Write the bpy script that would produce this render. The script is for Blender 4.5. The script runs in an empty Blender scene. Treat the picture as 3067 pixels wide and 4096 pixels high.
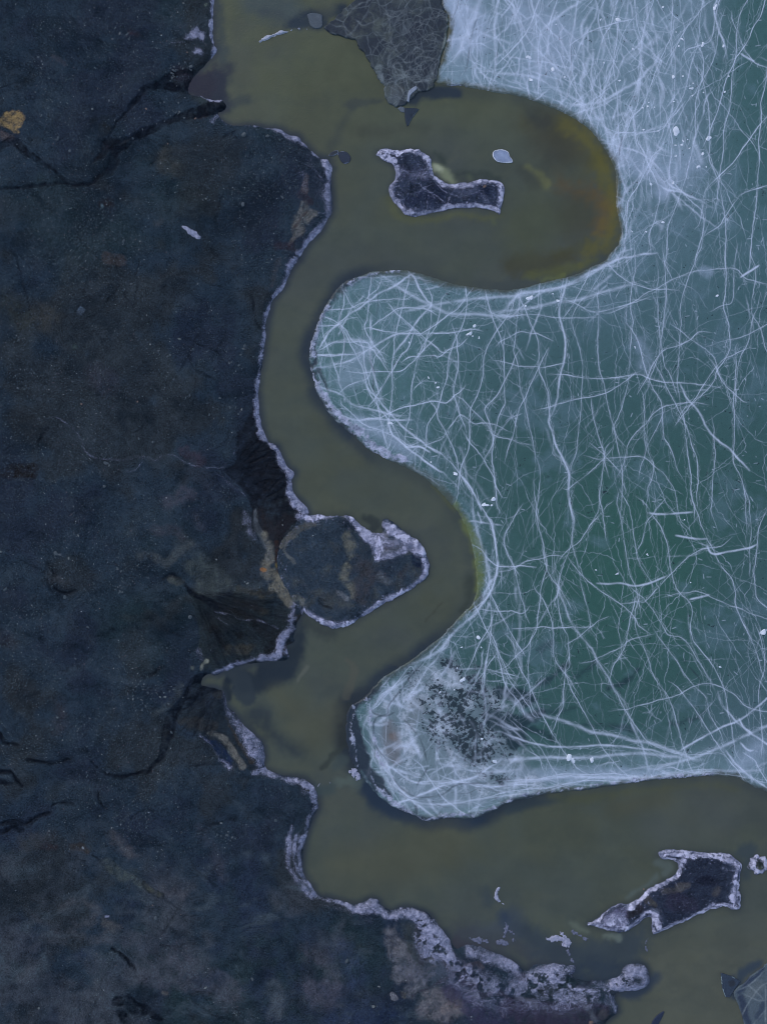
import bpy, math, random
import numpy as np

rng = np.random.default_rng(7)
random.seed(7)
C = bpy.context.scene
COL = C.collection

# ------------------------------------------------------------------ camera, light, exposure
PXM = 60.0                      # photo pixels per metre on the ground
CX, CY = 1533.5, 2048.0
def wx(X): return (X - CX) / PXM
def wy(Y): return -(Y - CY) / PXM

cam = bpy.data.cameras.new('camera')
camo = bpy.data.objects.new('camera', cam)
COL.objects.link(camo)
CAM_H = 85.0
camo.location = (0, 0, CAM_H)
camo.rotation_euler = (0, 0, 0)
cam.sensor_fit = 'VERTICAL'
cam.sensor_height = 24.0
cam.lens = 24.0 * CAM_H / (4096.0 / PXM)
cam.clip_end = 20000
C.camera = camo

SUN_EL, SUN_AZ = math.radians(48), math.radians(-50)
w = bpy.data.worlds.new('World'); C.world = w; w.use_nodes = True
nt = w.node_tree; nt.nodes.clear()
sky = nt.nodes.new('ShaderNodeTexSky'); sky.sky_type = 'NISHITA'; sky.sun_disc = False
sky.sun_elevation = SUN_EL; sky.sun_rotation = SUN_AZ
bg = nt.nodes.new('ShaderNodeBackground'); bg.inputs['Strength'].default_value = 0.15
ow = nt.nodes.new('ShaderNodeOutputWorld')
nt.links.new(sky.outputs[0], bg.inputs[0]); nt.links.new(bg.outputs[0], ow.inputs[0])
sl = bpy.data.lights.new('sun', 'SUN'); sl.energy = 0.5; sl.angle = math.radians(14); sl.color = (1.0, 0.95, 0.88)
so = bpy.data.objects.new('sun', sl); COL.objects.link(so)
so.rotation_euler = (math.radians(90) - SUN_EL, 0, math.pi - SUN_AZ)
C.view_settings.view_transform = 'Standard'; C.view_settings.look = 'None'
C.view_settings.gamma = 1.0; C.view_settings.exposure = 0.30
C.render.engine = 'CYCLES'
C.cycles.pixel_filter_type = 'BLACKMAN_HARRIS'; C.cycles.filter_width = 1.0
C.render.resolution_x = 766; C.render.resolution_y = 1024
# light per unit of diffuse albedo (how bright a white flat card shows); used to turn tones into base colours
LIGHT = np.array([0.58, 0.685, 0.905])

# ------------------------------------------------------------------ numpy helpers
def lin(c):
    c = np.asarray(c, float) / 255.0
    return np.where(c <= 0.04045, c / 12.92, ((c + 0.055) / 1.055) ** 2.4)
def alb(*c):
    return np.clip(lin(c) / LIGHT, 0.002, 0.9)
def sstep(a, b, x):
    t = np.clip((x - a) / (b - a), 0, 1); return t * t * (3 - 2 * t)
TAB = rng.random((512, 512)).astype(np.float32)
def vnoise(x, y, seed=0):
    x = x + seed * 37.7; y = y + seed * 91.3
    xi = np.floor(x).astype(np.int64); yi = np.floor(y).astype(np.int64)
    fx = (x - xi).astype(np.float32); fy = (y - yi).astype(np.float32)
    fx = fx * fx * (3 - 2 * fx); fy = fy * fy * (3 - 2 * fy)
    x0 = xi & 511; x1 = (xi + 1) & 511; y0 = yi & 511; y1 = (yi + 1) & 511
    a = TAB[y0, x0]; b = TAB[y0, x1]; c = TAB[y1, x0]; d = TAB[y1, x1]
    return (a + (b - a) * fx) * (1 - fy) + (c + (d - c) * fx) * fy
def fbm(X, Y, scale, octv=4, seed=0, rough=0.5):
    """0-centred noise, about -1..1"""
    r = np.zeros(np.shape(X), np.float32); a = 1.0; s = 0.0; f = 1.0 / scale
    for o in range(octv):
        ca, sa = math.cos(o * 1.1), math.sin(o * 1.1)
        r += a * (vnoise((X * ca + Y * sa) * f, (Y * ca - X * sa) * f, seed + o * 3) * 2 - 1); s += a
        a *= rough; f *= 2.03
    return r / s * 1.5
OFF = {'0': 0, '1': 1024, '2': 2043}
def P(tile, s, w=None):
    """points read on an enlarged tile of the photograph -> photo pixels; third value is a half width in photo px"""
    out = []
    for t in s.split():
        v = [float(q) for q in t.split(',')]
        if tile == 'n': x, y = v[0], v[1]
        else:
            x = OFF[tile[0]] + v[0] * 0.61836; y = int(tile[1]) * 1024 + v[1] * 0.61836
        out.append((x, y, v[2] if len(v) > 2 else (w if w is not None else 8.0)))
    return np.array(out)
def catmull(p, n=4, closed=False):
    p = np.asarray(p, float)
    if len(p) < 3: 
        return np.array([p[0] + (p[-1] - p[0]) * k / n for k in range(n + 1)]) if len(p) == 2 else p
    if closed: q = np.vstack([p[-1], p, p[0], p[1]])
    else: q = np.vstack([2 * p[0] - p[1], p, 2 * p[-1] - p[-2]])
    out = []
    for i in range(1, len(q) - 2):
        for k in range(n):
            t = k / n
            a, b, c, d = q[i - 1], q[i], q[i + 1], q[i + 2]
            out.append(0.5 * (2 * b + (c - a) * t + (2 * a - 5 * b + 4 * c - d) * t * t + (3 * b - a - 3 * c + d) * t ** 3))
    if not closed: out.append(p[-1])
    return np.array(out)
def seg_field(X, Y, p, width=True):
    """max over segments of (half width - distance)"""
    best = np.full(X.shape, -1e9, np.float32)
    for i in range(len(p) - 1):
        ax, ay, aw = p[i][:3]; bx, by, bw = p[i + 1][:3]
        dx, dy = bx - ax, by - ay; L = dx * dx + dy * dy + 1e-9
        t = np.clip(((X - ax) * dx + (Y - ay) * dy) / L, 0, 1)
        d = np.sqrt((X - ax - t * dx) ** 2 + (Y - ay - t * dy) ** 2)
        v = (aw + (bw - aw) * t - d) if width else -d
        best = np.maximum(best, v)
    if len(p) == 1:
        best = p[0][2] - np.sqrt((X - p[0][0]) ** 2 + (Y - p[0][1]) ** 2)
    return best
def inside(X, Y, p):
    r = np.zeros(X.shape, bool)
    n = len(p)
    for i in range(n):
        x1, y1 = p[i][0], p[i][1]; x2, y2 = p[(i + 1) % n][0], p[(i + 1) % n][1]
        if y1 == y2: continue
        c = ((y1 > Y) != (y2 > Y)) & (X < (x2 - x1) * (Y - y1) / (y2 - y1) + x1)
        r ^= c
    return r
def sdf(X, Y, p):
    p = np.column_stack([p[:, 0], p[:, 1], p[:, 0] * 0]); q = np.vstack([p, p[:1]])
    d = -seg_field(X, Y, q, False)
    return np.where(inside(X, Y, p), d, -d).astype(np.float32)
class LowRes:
    """signed distance of a big polygon kept on an 8 px lattice, sampled bilinearly"""
    x0, y0, x1, y1, s = -640, -640, 3720, 4760, 8.0
    def __init__(self, p):
        xs = np.arange(self.x0, self.x1 + 1, self.s); ys = np.arange(self.y0, self.y1 + 1, self.s)
        X, Y = np.meshgrid(xs.astype(np.float32), ys.astype(np.float32))
        self.f = sdf(X, Y, p)
    def __call__(self, X, Y):
        h, w_ = self.f.shape
        u = np.clip((X - self.x0) / self.s, 0, w_ - 1.001); v = np.clip((Y - self.y0) / self.s, 0, h - 1.001)
        i = u.astype(int); j = v.astype(int); a = u - i; b = v - j; f = self.f
        return (f[j, i] * (1 - a) + f[j, i + 1] * a) * (1 - b) + (f[j + 1, i] * (1 - a) + f[j + 1, i + 1] * a) * b
class Canvas:
    """thin lines splatted by width class and spread to a soft profile"""
    x0, y0, x1, y1, s = -400, -400, 3480, 4500, 1.5
    SIG = [0.95, 2.2, 3.6, 6.0, 11.0, 20.0]
    def __init__(self):
        self.w = int((self.x1 - self.x0) / self.s) + 1; self.h = int((self.y1 - self.y0) / self.s) + 1
        self.lay = [None] * len(self.SIG)
        self.pend = [[] for _ in self.SIG]
    def line(self, p, sig, peak, wob=2.5):
        if sig == 1.3: sig = 1.0
        p = np.asarray(p, float)[:, :2]
        seg = np.hypot(*(p[1:] - p[:-1]).T); L = seg.sum()
        if L < 3: return
        n = max(3, int(L / 1.6)); cum = np.concatenate([[0], np.cumsum(seg)]); t = np.linspace(0, L, n)
        x = np.interp(t, cum, p[:, 0]); y = np.interp(t, cum, p[:, 1])
        if wob:
            k = rng.random() * 400
            x = x + wob * (fbm(t + k * 9, t * 0 + k, 60, 4, 2, .62)); y = y + wob * (fbm(t + k * 7, t * 0 + k + 50, 60, 4, 5, .62))
        i = min(range(len(self.SIG)), key=lambda j: abs(math.log(self.SIG[j] / sig)))
        s = self.SIG[i]
        step = L / (n - 1)
        wgt = np.full(n, peak * s * 2.5066 * step)
        pk = np.asarray(np.interp(t / L, [0, 0.12, 0.88, 1], [0.15, 1, 1, 0.15]))
        wgt *= pk * (0.72 + 0.5 * fbm(t + 13 * rng.random() * 50, t * 0 + rng.random() * 300, 40, 2, 9))
        self.pend[i].append(np.stack([x, y, wgt], 1))
    def finish(self):
        tot = np.zeros((self.h, self.w), np.float32)
        fy = np.fft.fftfreq(self.h, self.s)[:, None]; fx = np.fft.rfftfreq(self.w, self.s)[None, :]
        for i, lst in enumerate(self.pend):
            if not lst: continue
            a = np.concatenate(lst); u = (a[:, 0] - self.x0) / self.s; v = (a[:, 1] - self.y0) / self.s
            ok = (u > 1) & (v > 1) & (u < self.w - 2) & (v < self.h - 2); a = a[ok]; u = u[ok]; v = v[ok]
            iu = u.astype(int); iv = v.astype(int); fu = u - iu; fv = v - iv
            g = np.zeros(self.h * self.w)
            for (du, dv, ww) in ((0, 0, (1 - fu) * (1 - fv)), (1, 0, fu * (1 - fv)), (0, 1, (1 - fu) * fv), (1, 1, fu * fv)):
                g += np.bincount((iv + dv) * self.w + iu + du, a[:, 2] * ww, self.h * self.w)
            g = g.reshape(self.h, self.w) / self.s ** 2
            s = math.sqrt(max(0.16, self.SIG[i] ** 2 - 0.3))
            F = np.fft.rfft2(g) * np.exp(-2 * (math.pi * s) ** 2 * (fx ** 2 + fy ** 2))
            tot += np.maximum(np.fft.irfft2(F, (self.h, self.w)), 0).astype(np.float32)
        self.f = tot; self.pend = None
    def __call__(self, X, Y):
        u = (X - self.x0) / self.s; v = (Y - self.y0) / self.s
        u = np.abs((u % (2 * (self.w - 2))) - 0); u = np.where(u > self.w - 2, 2 * (self.w - 2) - u, u)
        v = v % (2 * (self.h - 2)); v = np.where(v > self.h - 2, 2 * (self.h - 2) - v, v)
        u = np.clip(u, 0, self.w - 1.01); v = np.clip(v, 0, self.h - 1.01)
        i = u.astype(int); j = v.astype(int); a = u - i; b = v - j; f = self.f
        return (f[j, i] * (1 - a) + f[j, i + 1] * a) * (1 - b) + (f[j + 1, i] * (1 - a) + f[j + 1, i + 1] * a) * b

def axis(a, b, step, far, pad=120):
    """even spacing over the seen strip, growing outside it"""
    v = list(np.arange(a - pad, b + pad + step, step)); lo, hi = [v[0]], [v[-1]]
    s = step * 2
    while hi[-1] < b + far: s *= 1.13; hi.append(hi[-1] + s)
    s = step * 2
    while lo[-1] > a - far: s *= 1.13; lo.append(lo[-1] - s)
    return np.array(lo[:0:-1] + v + hi[1:])
def grid_mesh(name, xs, ys, Z, keep=None, colors=None, floats=None, skirt=None, smooth=True):
    """height-field mesh; keep = face mask (rows-1, cols-1)"""
    h, w_ = len(ys), len(xs)
    X, Y = np.meshgrid(xs, ys)
    idx = np.arange(h * w_).reshape(h, w_)
    q = np.stack([idx[1:, :-1], idx[1:, 1:], idx[:-1, 1:], idx[:-1, :-1]], -1)
    q = q[keep] if keep is not None else q.reshape(-1, 4)
    q = q.reshape(-1, 4)
    used = np.zeros(h * w_, bool); used[q.ravel()] = True
    remap = np.cumsum(used) - 1
    co = np.stack([wx(X).ravel(), wy(Y).ravel(), Z.ravel()], 1)[used]
    q = remap[q]
    me = bpy.data.meshes.new(name)
    me.vertices.add(len(co)); me.vertices.foreach_set('co', co.astype(np.float32).ravel())
    me.loops.add(q.size); me.loops.foreach_set('vertex_index', q.astype(np.int32).ravel())
    me.polygons.add(len(q)); me.polygons.foreach_set('loop_start', np.arange(0, q.size, 4, dtype=np.int32))
    me.update(calc_edges=True)
    if smooth: me.polygons.foreach_set('use_smooth', np.ones(len(q), bool))
    if colors is not None:
        at = me.color_attributes.new('Col', 'FLOAT_COLOR', 'POINT')
        c = np.ones((len(co), 4), np.float32); c[:, :3] = colors.reshape(-1, 3)[used]
        at.data.foreach_set('color', c.ravel())
    for k, f in (floats or {}).items():
        at = me.attributes.new(k, 'FLOAT', 'POINT'); at.data.foreach_set('value', f.ravel()[used].astype(np.float32))
    return me
def pieces(mask, least=40):
    h, w_ = mask.shape; lab = np.zeros((h, w_), np.int32); n = 0; out = []
    for j0, i0 in zip(*np.nonzero(mask)):
        if lab[j0, i0]: continue
        n += 1; st = [(j0, i0)]; lab[j0, i0] = n; c_ = 0
        while st:
            j, i = st.pop(); c_ += 1
            for a, b in ((j + 1, i), (j - 1, i), (j, i + 1), (j, i - 1)):
                if 0 <= a < h and 0 <= b < w_ and mask[a, b] and not lab[a, b]: lab[a, b] = n; st.append((a, b))
        if c_ >= least: out.append((c_, n))
    return [lab == k for c_, k in sorted(out, reverse=True)[:40]]
def link(name, me, parent=None, mats=()):
    o = bpy.data.objects.new(name, me); COL.objects.link(o)
    for m in mats: me.materials.append(m)
    if parent: o.parent = parent
    return o
def tag(o, label=None, cat=None, group=None, kind=None):
    if label: o['label'] = label
    if cat: o['category'] = cat
    if group: o['group'] = group
    if kind: o['kind'] = kind
    return o

# ------------------------------------------------------------------ materials
def new_mat(name):
    m = bpy.data.materials.new(name); m.use_nodes = True; n = m.node_tree; n.nodes.clear()
    o = n.nodes.new('ShaderNodeOutputMaterial'); b = n.nodes.new('ShaderNodeBsdfPrincipled')
    n.links.new(b.outputs[0], o.inputs[0]); return m, n, b
def N(n, t, **k):
    x = n.nodes.new(t)
    for a, v in k.items():
        if a.startswith('i_'): x.inputs[a[2:].replace('_', ' ')].default_value = v
        else: setattr(x, a, v)
    return x
def vmath(n, op, a, b):
    m = n.nodes.new('ShaderNodeMath'); m.operation = op
    for i, v in enumerate((a, b)):
        if isinstance(v, (int, float)): m.inputs[i].default_value = v
        else: n.links.new(v, m.inputs[i])
    return m.outputs[0]
def noise(n, co, scale, det=4, rough=0.55):
    t = N(n, 'ShaderNodeTexNoise'); t.inputs['Scale'].default_value = scale; t.inputs['Detail'].default_value = det
    t.inputs['Roughness'].default_value = rough; n.links.new(co, t.inputs['Vector']); return t.outputs['Fac']
def ramp(n, x, a, b, lo=0.0, hi=1.0):
    m = N(n, 'ShaderNodeMapRange'); m.interpolation_type = 'SMOOTHSTEP'
    m.inputs[1].default_value = a; m.inputs[2].default_value = b; m.inputs[3].default_value = lo; m.inputs[4].default_value = hi
    n.links.new(x, m.inputs[0]); return m.outputs[0]
def mixc(n, f, a, b, mode='MIX'):
    m = N(n, 'ShaderNodeMix', data_type='RGBA', blend_type=mode)
    for s, v in ((0, f), (6, a), (7, b)):
        if isinstance(v, (tuple, list)): m.inputs[s].default_value = (*v, 1) if len(v) == 3 else v
        elif isinstance(v, (int, float)): m.inputs[s].default_value = v
        else: n.links.new(v, m.inputs[s])
    return m.outputs[2]
FROST = tuple(alb(158, 166, 206))
def shore_material(name, speck=1.0):
    """stony or muddy ground under patchy frost; reads Col, frost and wet from the mesh"""
    m, n, b = new_mat(name)
    co = N(n, 'ShaderNodeTexCoord').outputs['Object']
    col = N(n, 'ShaderNodeAttribute', attribute_name='Col').outputs['Color']
    fr = N(n, 'ShaderNodeAttribute', attribute_name='frost').outputs['Fac']
    wet = N(n, 'ShaderNodeAttribute', attribute_name='wet').outputs['Fac']
    n1 = noise(n, co, 1.3, 6, 0.65); n2 = noise(n, co, 9.0, 4, 0.7); n3 = noise(n, co, 30.0, 2, 0.6)
    dry = vmath(n, 'SUBTRACT', 1.0, wet)
    v = vmath(n, 'ADD', ramp(n, n1, 0.3, 0.7, 0.80, 1.20), ramp(n, noise(n, co, 11.0, 3, 0.8), 0.40, 0.60, -0.26, 0.32))
    gr = vmath(n, 'MULTIPLY', ramp(n, n3, 0.36, 0.66, -0.42, 0.5), vmath(n, 'MULTIPLY', dry, speck))
    v = vmath(n, 'ADD', v, gr)
    sc = N(n, 'ShaderNodeVectorMath', operation='SCALE'); n.links.new(col, sc.inputs[0]); n.links.new(v, sc.inputs['Scale'])
    # pale and rusty single grains
    vo = N(n, 'ShaderNodeTexVoronoi'); vo.inputs['Scale'].default_value = 13.0; n.links.new(co, vo.inputs['Vector'])
    grain = vmath(n, 'MULTIPLY', ramp(n, vo.outputs['Distance'], 0.30, 0.16), dry)
    sep = N(n, 'ShaderNodeSeparateColor'); n.links.new(vo.outputs['Color'], sep.inputs[0])
    grain = vmath(n, 'MULTIPLY', grain, ramp(n, sep.outputs[0], 0.72, 0.95, 0.0, 0.75 * speck))
    c1 = mixc(n, grain, sc.outputs[0], mixc(n, sep.outputs[1], tuple(alb(64, 82, 100)), tuple(alb(88, 92, 104))))
    n4 = noise(n, co, 4.2, 5, 0.72); n5 = noise(n, co, 16.0, 4, 0.75)
    f = vmath(n, 'ADD', fr, vmath(n, 'ADD', ramp(n, n5, 0.28, 0.72, -0.46, 0.40), ramp(n, n3, 0.25, 0.75, -0.22, 0.22)))
    fm = ramp(n, f, 0.40, 1.15)
    fm = vmath(n, 'MULTIPLY', fm, ramp(n, fr, 0.02, 0.35))
    fcol = mixc(n, ramp(n, n4, 0.32, 0.66), FROST, tuple(alb(92, 103, 138)))
    fcol = mixc(n, ramp(n, n2, 0.40, 0.70, 0.0, 0.75), fcol, tuple(alb(78, 88, 120)))
    c2 = mixc(n, fm, c1, fcol)
    n.links.new(c2, b.inputs['Base Color'])
    n.links.new(ramp(n, wet, 0.0, 1.0, 0.85, 0.5), b.inputs['Roughness'])
    b.inputs['Specular IOR Level'].default_value = 0.03
    bh = vmath(n, 'ADD', vmath(n, 'MULTIPLY', n2, 0.5), vmath(n, 'MULTIPLY', n3, 0.5))
    bh = vmath(n, 'ADD', bh, vmath(n, 'MULTIPLY', fm, 0.25))
    bh = vmath(n, 'MULTIPLY', bh, ramp(n, wet, 0.0, 1.0, 1.0, 0.25))
    bp = N(n, 'ShaderNodeBump'); bp.inputs['Strength'].default_value = 0.45; bp.inputs['Distance'].default_value = 0.05
    n.links.new(bh, bp.inputs['Height']); n.links.new(bp.outputs[0], b.inputs['Normal'])
    return m
def ice_material(name, rough=0.35, nscale=22.0, amt=0.16):
    m, n, b = new_mat(name)
    co = N(n, 'ShaderNodeTexCoord').outputs['Object']
    col = N(n, 'ShaderNodeAttribute', attribute_name='Col').outputs['Color']
    n2 = noise(n, co, nscale, 4, 0.7); n1 = noise(n, co, 2.2, 5, 0.7)
    v = vmath(n, 'ADD', ramp(n, n2, 0.3, 0.7, 1 - amt, 1 + amt), ramp(n, n1, 0.3, 0.7, -0.06, 0.06))
    sc = N(n, 'ShaderNodeVectorMath', operation='SCALE'); n.links.new(col, sc.inputs[0]); n.links.new(v, sc.inputs['Scale'])
    n.links.new(sc.outputs[0], b.inputs['Base Color'])
    b.inputs['Roughness'].default_value = rough; b.inputs['Specular IOR Level'].default_value = 0.3
    bp = N(n, 'ShaderNodeBump'); bp.inputs['Strength'].default_value = 0.25; bp.inputs['Distance'].default_value = 0.03
    n.links.new(n2, bp.inputs['Height']); n.links.new(bp.outputs[0], b.inputs['Normal'])
    return m
def water_material():
    m, n, b = new_mat('silty_water')
    co = N(n, 'ShaderNodeTexCoord').outputs['Object']
    col = N(n, 'ShaderNodeAttribute', attribute_name='Col').outputs['Color']
    n1 = noise(n, co, 0.5, 6, 0.6); n2 = noise(n, co, 40.0, 2, 0.6)
    v = vmath(n, 'ADD', ramp(n, n1, 0.3, 0.7, 0.94, 1.06), ramp(n, n2, 0.3, 0.7, -0.07, 0.07))
    sc = N(n, 'ShaderNodeVectorMath', operation='SCALE'); n.links.new(col, sc.inputs[0]); n.links.new(v, sc.inputs['Scale'])
    n.links.new(sc.outputs[0], b.inputs['Base Color'])
    b.inputs['Roughness'].default_value = 0.12; b.inputs['IOR'].default_value = 1.33
    mp = N(n, 'ShaderNodeMapping'); mp.inputs['Rotation'].default_value = (0, 0, 0.5); mp.inputs['Scale'].default_value = (1, 2.6, 1)
    n.links.new(co, mp.inputs['Vector'])
    rip = noise(n, mp.outputs[0], 5.0, 3, 0.6)
    ra = N(n, 'ShaderNodeAttribute', attribute_name='ripple').outputs['Fac']
    bp = N(n, 'ShaderNodeBump'); bp.inputs['Distance'].default_value = 0.05
    n.links.new(vmath(n, 'MULTIPLY', ra, 0.5), bp.inputs['Strength'])
    n.links.new(rip, bp.inputs['Height']); n.links.new(bp.outputs[0], b.inputs['Normal'])
    return m
def stone_material(name, c1, c2, seed=0.0):
    m, n, b = new_mat(name)
    co = N(n, 'ShaderNodeTexCoord').outputs['Object']
    oi = N(n, 'ShaderNodeObjectInfo').outputs['Random']
    n1 = noise(n, co, 9.0, 4, 0.7)
    c = mixc(n, oi, tuple(alb(*c1)), tuple(alb(*c2)))
    c = mixc(n, ramp(n, n1, 0.3, 0.7, 0.0, 0.55), c, tuple(alb(38, 46, 58)))
    n.links.new(c, b.inputs['Base Color']); b.inputs['Roughness'].default_value = 0.8
    bp = N(n, 'ShaderNodeBump'); bp.inputs['Strength'].default_value = 0.4; bp.inputs['Distance'].default_value = 0.02
    n.links.new(n1, bp.inputs['Height']); n.links.new(bp.outputs[0], b.inputs['Normal'])
    return m
def snow_material():
    m, n, b = new_mat('wind_packed_snow')
    co = N(n, 'ShaderNodeTexCoord').outputs['Object']
    n1 = noise(n, co, 12.0, 4, 0.6)
    n.links.new(mixc(n, ramp(n, n1, 0.3, 0.7), tuple(alb(192, 206, 238)), tuple(alb(168, 186, 224))), b.inputs['Base Color'])
    b.inputs['Roughness'].default_value = 0.7; b.inputs['Specular IOR Level'].default_value = 0.2
    bp = N(n, 'ShaderNodeBump'); bp.inputs['Strength'].default_value = 0.5; bp.inputs['Distance'].default_value = 0.03
    n.links.new(n1, bp.inputs['Height']); n.links.new(bp.outputs[0], b.inputs['Normal'])
    return m
M_GROUND = shore_material('basalt_gravel')
M_ISLAND = shore_material('frosted_island_mud', 1.15)
M_ICE = ice_material('lake_ice')
M_SLAB = ice_material('dirty_ice', 0.5, 14.0, 0.22)
M_WATER = water_material()
M_STONE = stone_material('basalt_stone', (46, 60, 76), (74, 86, 100))
M_STONE_PALE = stone_material('pale_stone', (80, 90, 100), (104, 114, 124))
M_STONE_RED = stone_material('rusty_stone', (96, 82, 84), (112, 96, 90))
M_SNOW = snow_material()

# ------------------------------------------------------------------ outlines traced in photo pixels
SHORE = P('n', '''940,-640 880,-300 862,-100 856,0 850,80 853,161 864,204 847,232 829,247 804,281 785,300 762,330 752,352 757,374 798,383 829,396 860,405
884,400 906,425 890,445 872,456 890,479 921,498 965,501 1024,502 1067,512 1117,516 1160,541 1197,547 1209,566 1237,594 1259,618
1290,637 1312,640 1326,674 1324,711 1328,761 1331,810 1330,853 1315,878 1290,915 1253,952 1222,989 1200,1033 1179,1061 1163,1092
1141,1141 1117,1172 1092,1200 1077,1240 1066,1290 1061,1346 1055,1407 1049,1469 1038,1513 1035,1581 1036,1636 1043,1692 1061,1741
1080,1769 1111,1781 1120,1803 1135,1840 1154,1874 1179,1890 1169,1921 1169,1958 1191,1995 1228,2032 1240,2100 1230,2250 1222,2400
1215,2440 1195,2480 1185,2506 1172,2543 1179,2567 1141,2586 1157,2626 1135,2642 1086,2642 1024,2655 965,2660 897,2685 866,2700 835,2697 812,2710 806,2740
850,2750 897,2771 909,2821 940,2852 971,2895 1024,2945 1055,2976 1061,3025 1061,3070 1104,3091 1160,3106 1209,3112 1240,3134
1265,3165 1274,3208 1271,3233 1259,3258 1240,3307 1222,3356 1213,3406 1209,3468 1222,3505 1253,3554 1271,3580 1321,3591 1370,3604
1420,3616 1451,3610 1482,3591 1512,3598 1531,3622 1562,3641 1599,3629 1642,3632 1686,3641 1723,3659 1754,3703 1785,3740 1809,3777
1828,3797 1850,3783 1890,3779 1939,3794 1989,3815 2043,3840 2080,3868 2108,3885 2136,3860 2198,3855 2272,3857 2303,3872 2285,3905
2340,3922 2389,3919 2426,3919 2476,3907 2494,3870 2538,3854 2581,3870 2600,3919 2581,3950 2525,3962 2470,3969 2457,3993 2470,4043
2439,4074 2414,4110 2380,4250 2200,4500 2000,4760 2000,9000 -9000,9000 -9000,-9000 1200,-9000''')
ICE = P('n', '''1840,-9000 1790,-640 1760,-200 1763,0 1791,62 1794,111 1785,167 1760,247 1741,330 1797,340 1859,346 1921,359 1989,371 2043,378 2105,396
2179,420 2247,448 2309,482 2358,519 2389,556 2426,612 2457,674 2463,742 2463,822 2474,884 2482,927 2472,977 2439,1014 2414,1043 2364,1067 2303,1098
2198,1123 2105,1148 2043,1160 1951,1157 1890,1148 1815,1135 1754,1117 1673,1092 1593,1080 1537,1084 1482,1089 1432,1107
1370,1135 1327,1185 1296,1234 1271,1290 1253,1346 1240,1395 1237,1444 1250,1500 1265,1568 1290,1611 1327,1667 1370,1710 1420,1747
1469,1791 1519,1822 1581,1853 1642,1877 1692,1908 1735,1945 1778,1989 1822,2038 1845,2079 1870,2122 1887,2184 1896,2234 1903,2295
1906,2357 1890,2412 1846,2456 1803,2506 1754,2555 1704,2592 1642,2642 1581,2679 1531,2710 1494,2747 1462,2785 1428,2809 1400,2825
1389,2860 1383,2914 1389,2976 1401,3025 1424,3075 1444,3100 1469,3134 1506,3177 1550,3214 1599,3239 1661,3262 1690,3283 1735,3283 1785,3272
1859,3276 1921,3268 1982,3240 2043,3208 2105,3194 2198,3174 2290,3165 2383,3152 2476,3140 2569,3125 2661,3114 2754,3108
2847,3102 2940,3110 2995,3138 3067,3172 3200,3235 3400,3300 3720,3330 9000,3400 9000,-9000''')
ISLET = P('n', '''1175,2110 1200,2075 1240,2059 1302,2057 1383,2059 1420,2076 1457,2107 1494,2128 1526,2132 1528,2098 1533,2078 1552,2080 1593,2105 1642,2142 1686,2179 1710,2227 1716,2277
1701,2314 1667,2345 1611,2376 1550,2407 1500,2438 1451,2468 1407,2496 1358,2515 1321,2510 1271,2490 1228,2456 1190,2425 1165,2390
1140,2340 1118,2290 1112,2235 1122,2180 1145,2140''')
ISL_A = P('10', '''765,1005 795,968 850,957 920,965 1000,960 1060,968 1100,988 1135,1025 1140,1070 1145,1112 1175,1150 1220,1188 1290,1192 1370,1185 1420,1165 1500,1160
1570,1172 1602,1210 1603,1270 1592,1330 1575,1395 1545,1375 1480,1355 1400,1348 1330,1350 1250,1355 1180,1370 1100,1388 1020,1400 960,1382 920,1340 880,1300 862,1250 865,1200 898,1150 890,1100
868,1062 820,1035''')
ISL_C = P('23', '''945,545 1000,523 1100,530 1200,542 1300,545 1390,548 1440,585 1490,630 1482,700 1472,770 1488,830 1482,905 1430,922 1370,900 1300,912
1200,952 1120,1000 1030,1032 950,1072 915,1068 908,1020 905,965 870,970 820,1010 750,1050 680,1057 600,1050 540,1030 495,1008 555,970 620,922 690,880
760,878 830,838 880,790 950,750 1030,708 1078,660 1070,612 1030,590 975,592''')

sdShore = LowRes(np.vstack([catmull(SHORE[:-4], 3)[:, :2], SHORE[-4:, :2]]))
sdIce = LowRes(np.vstack([ICE[:1, :2], catmull(ICE[1:-2], 3)[:, :2], ICE[-2:, :2]]))

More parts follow.
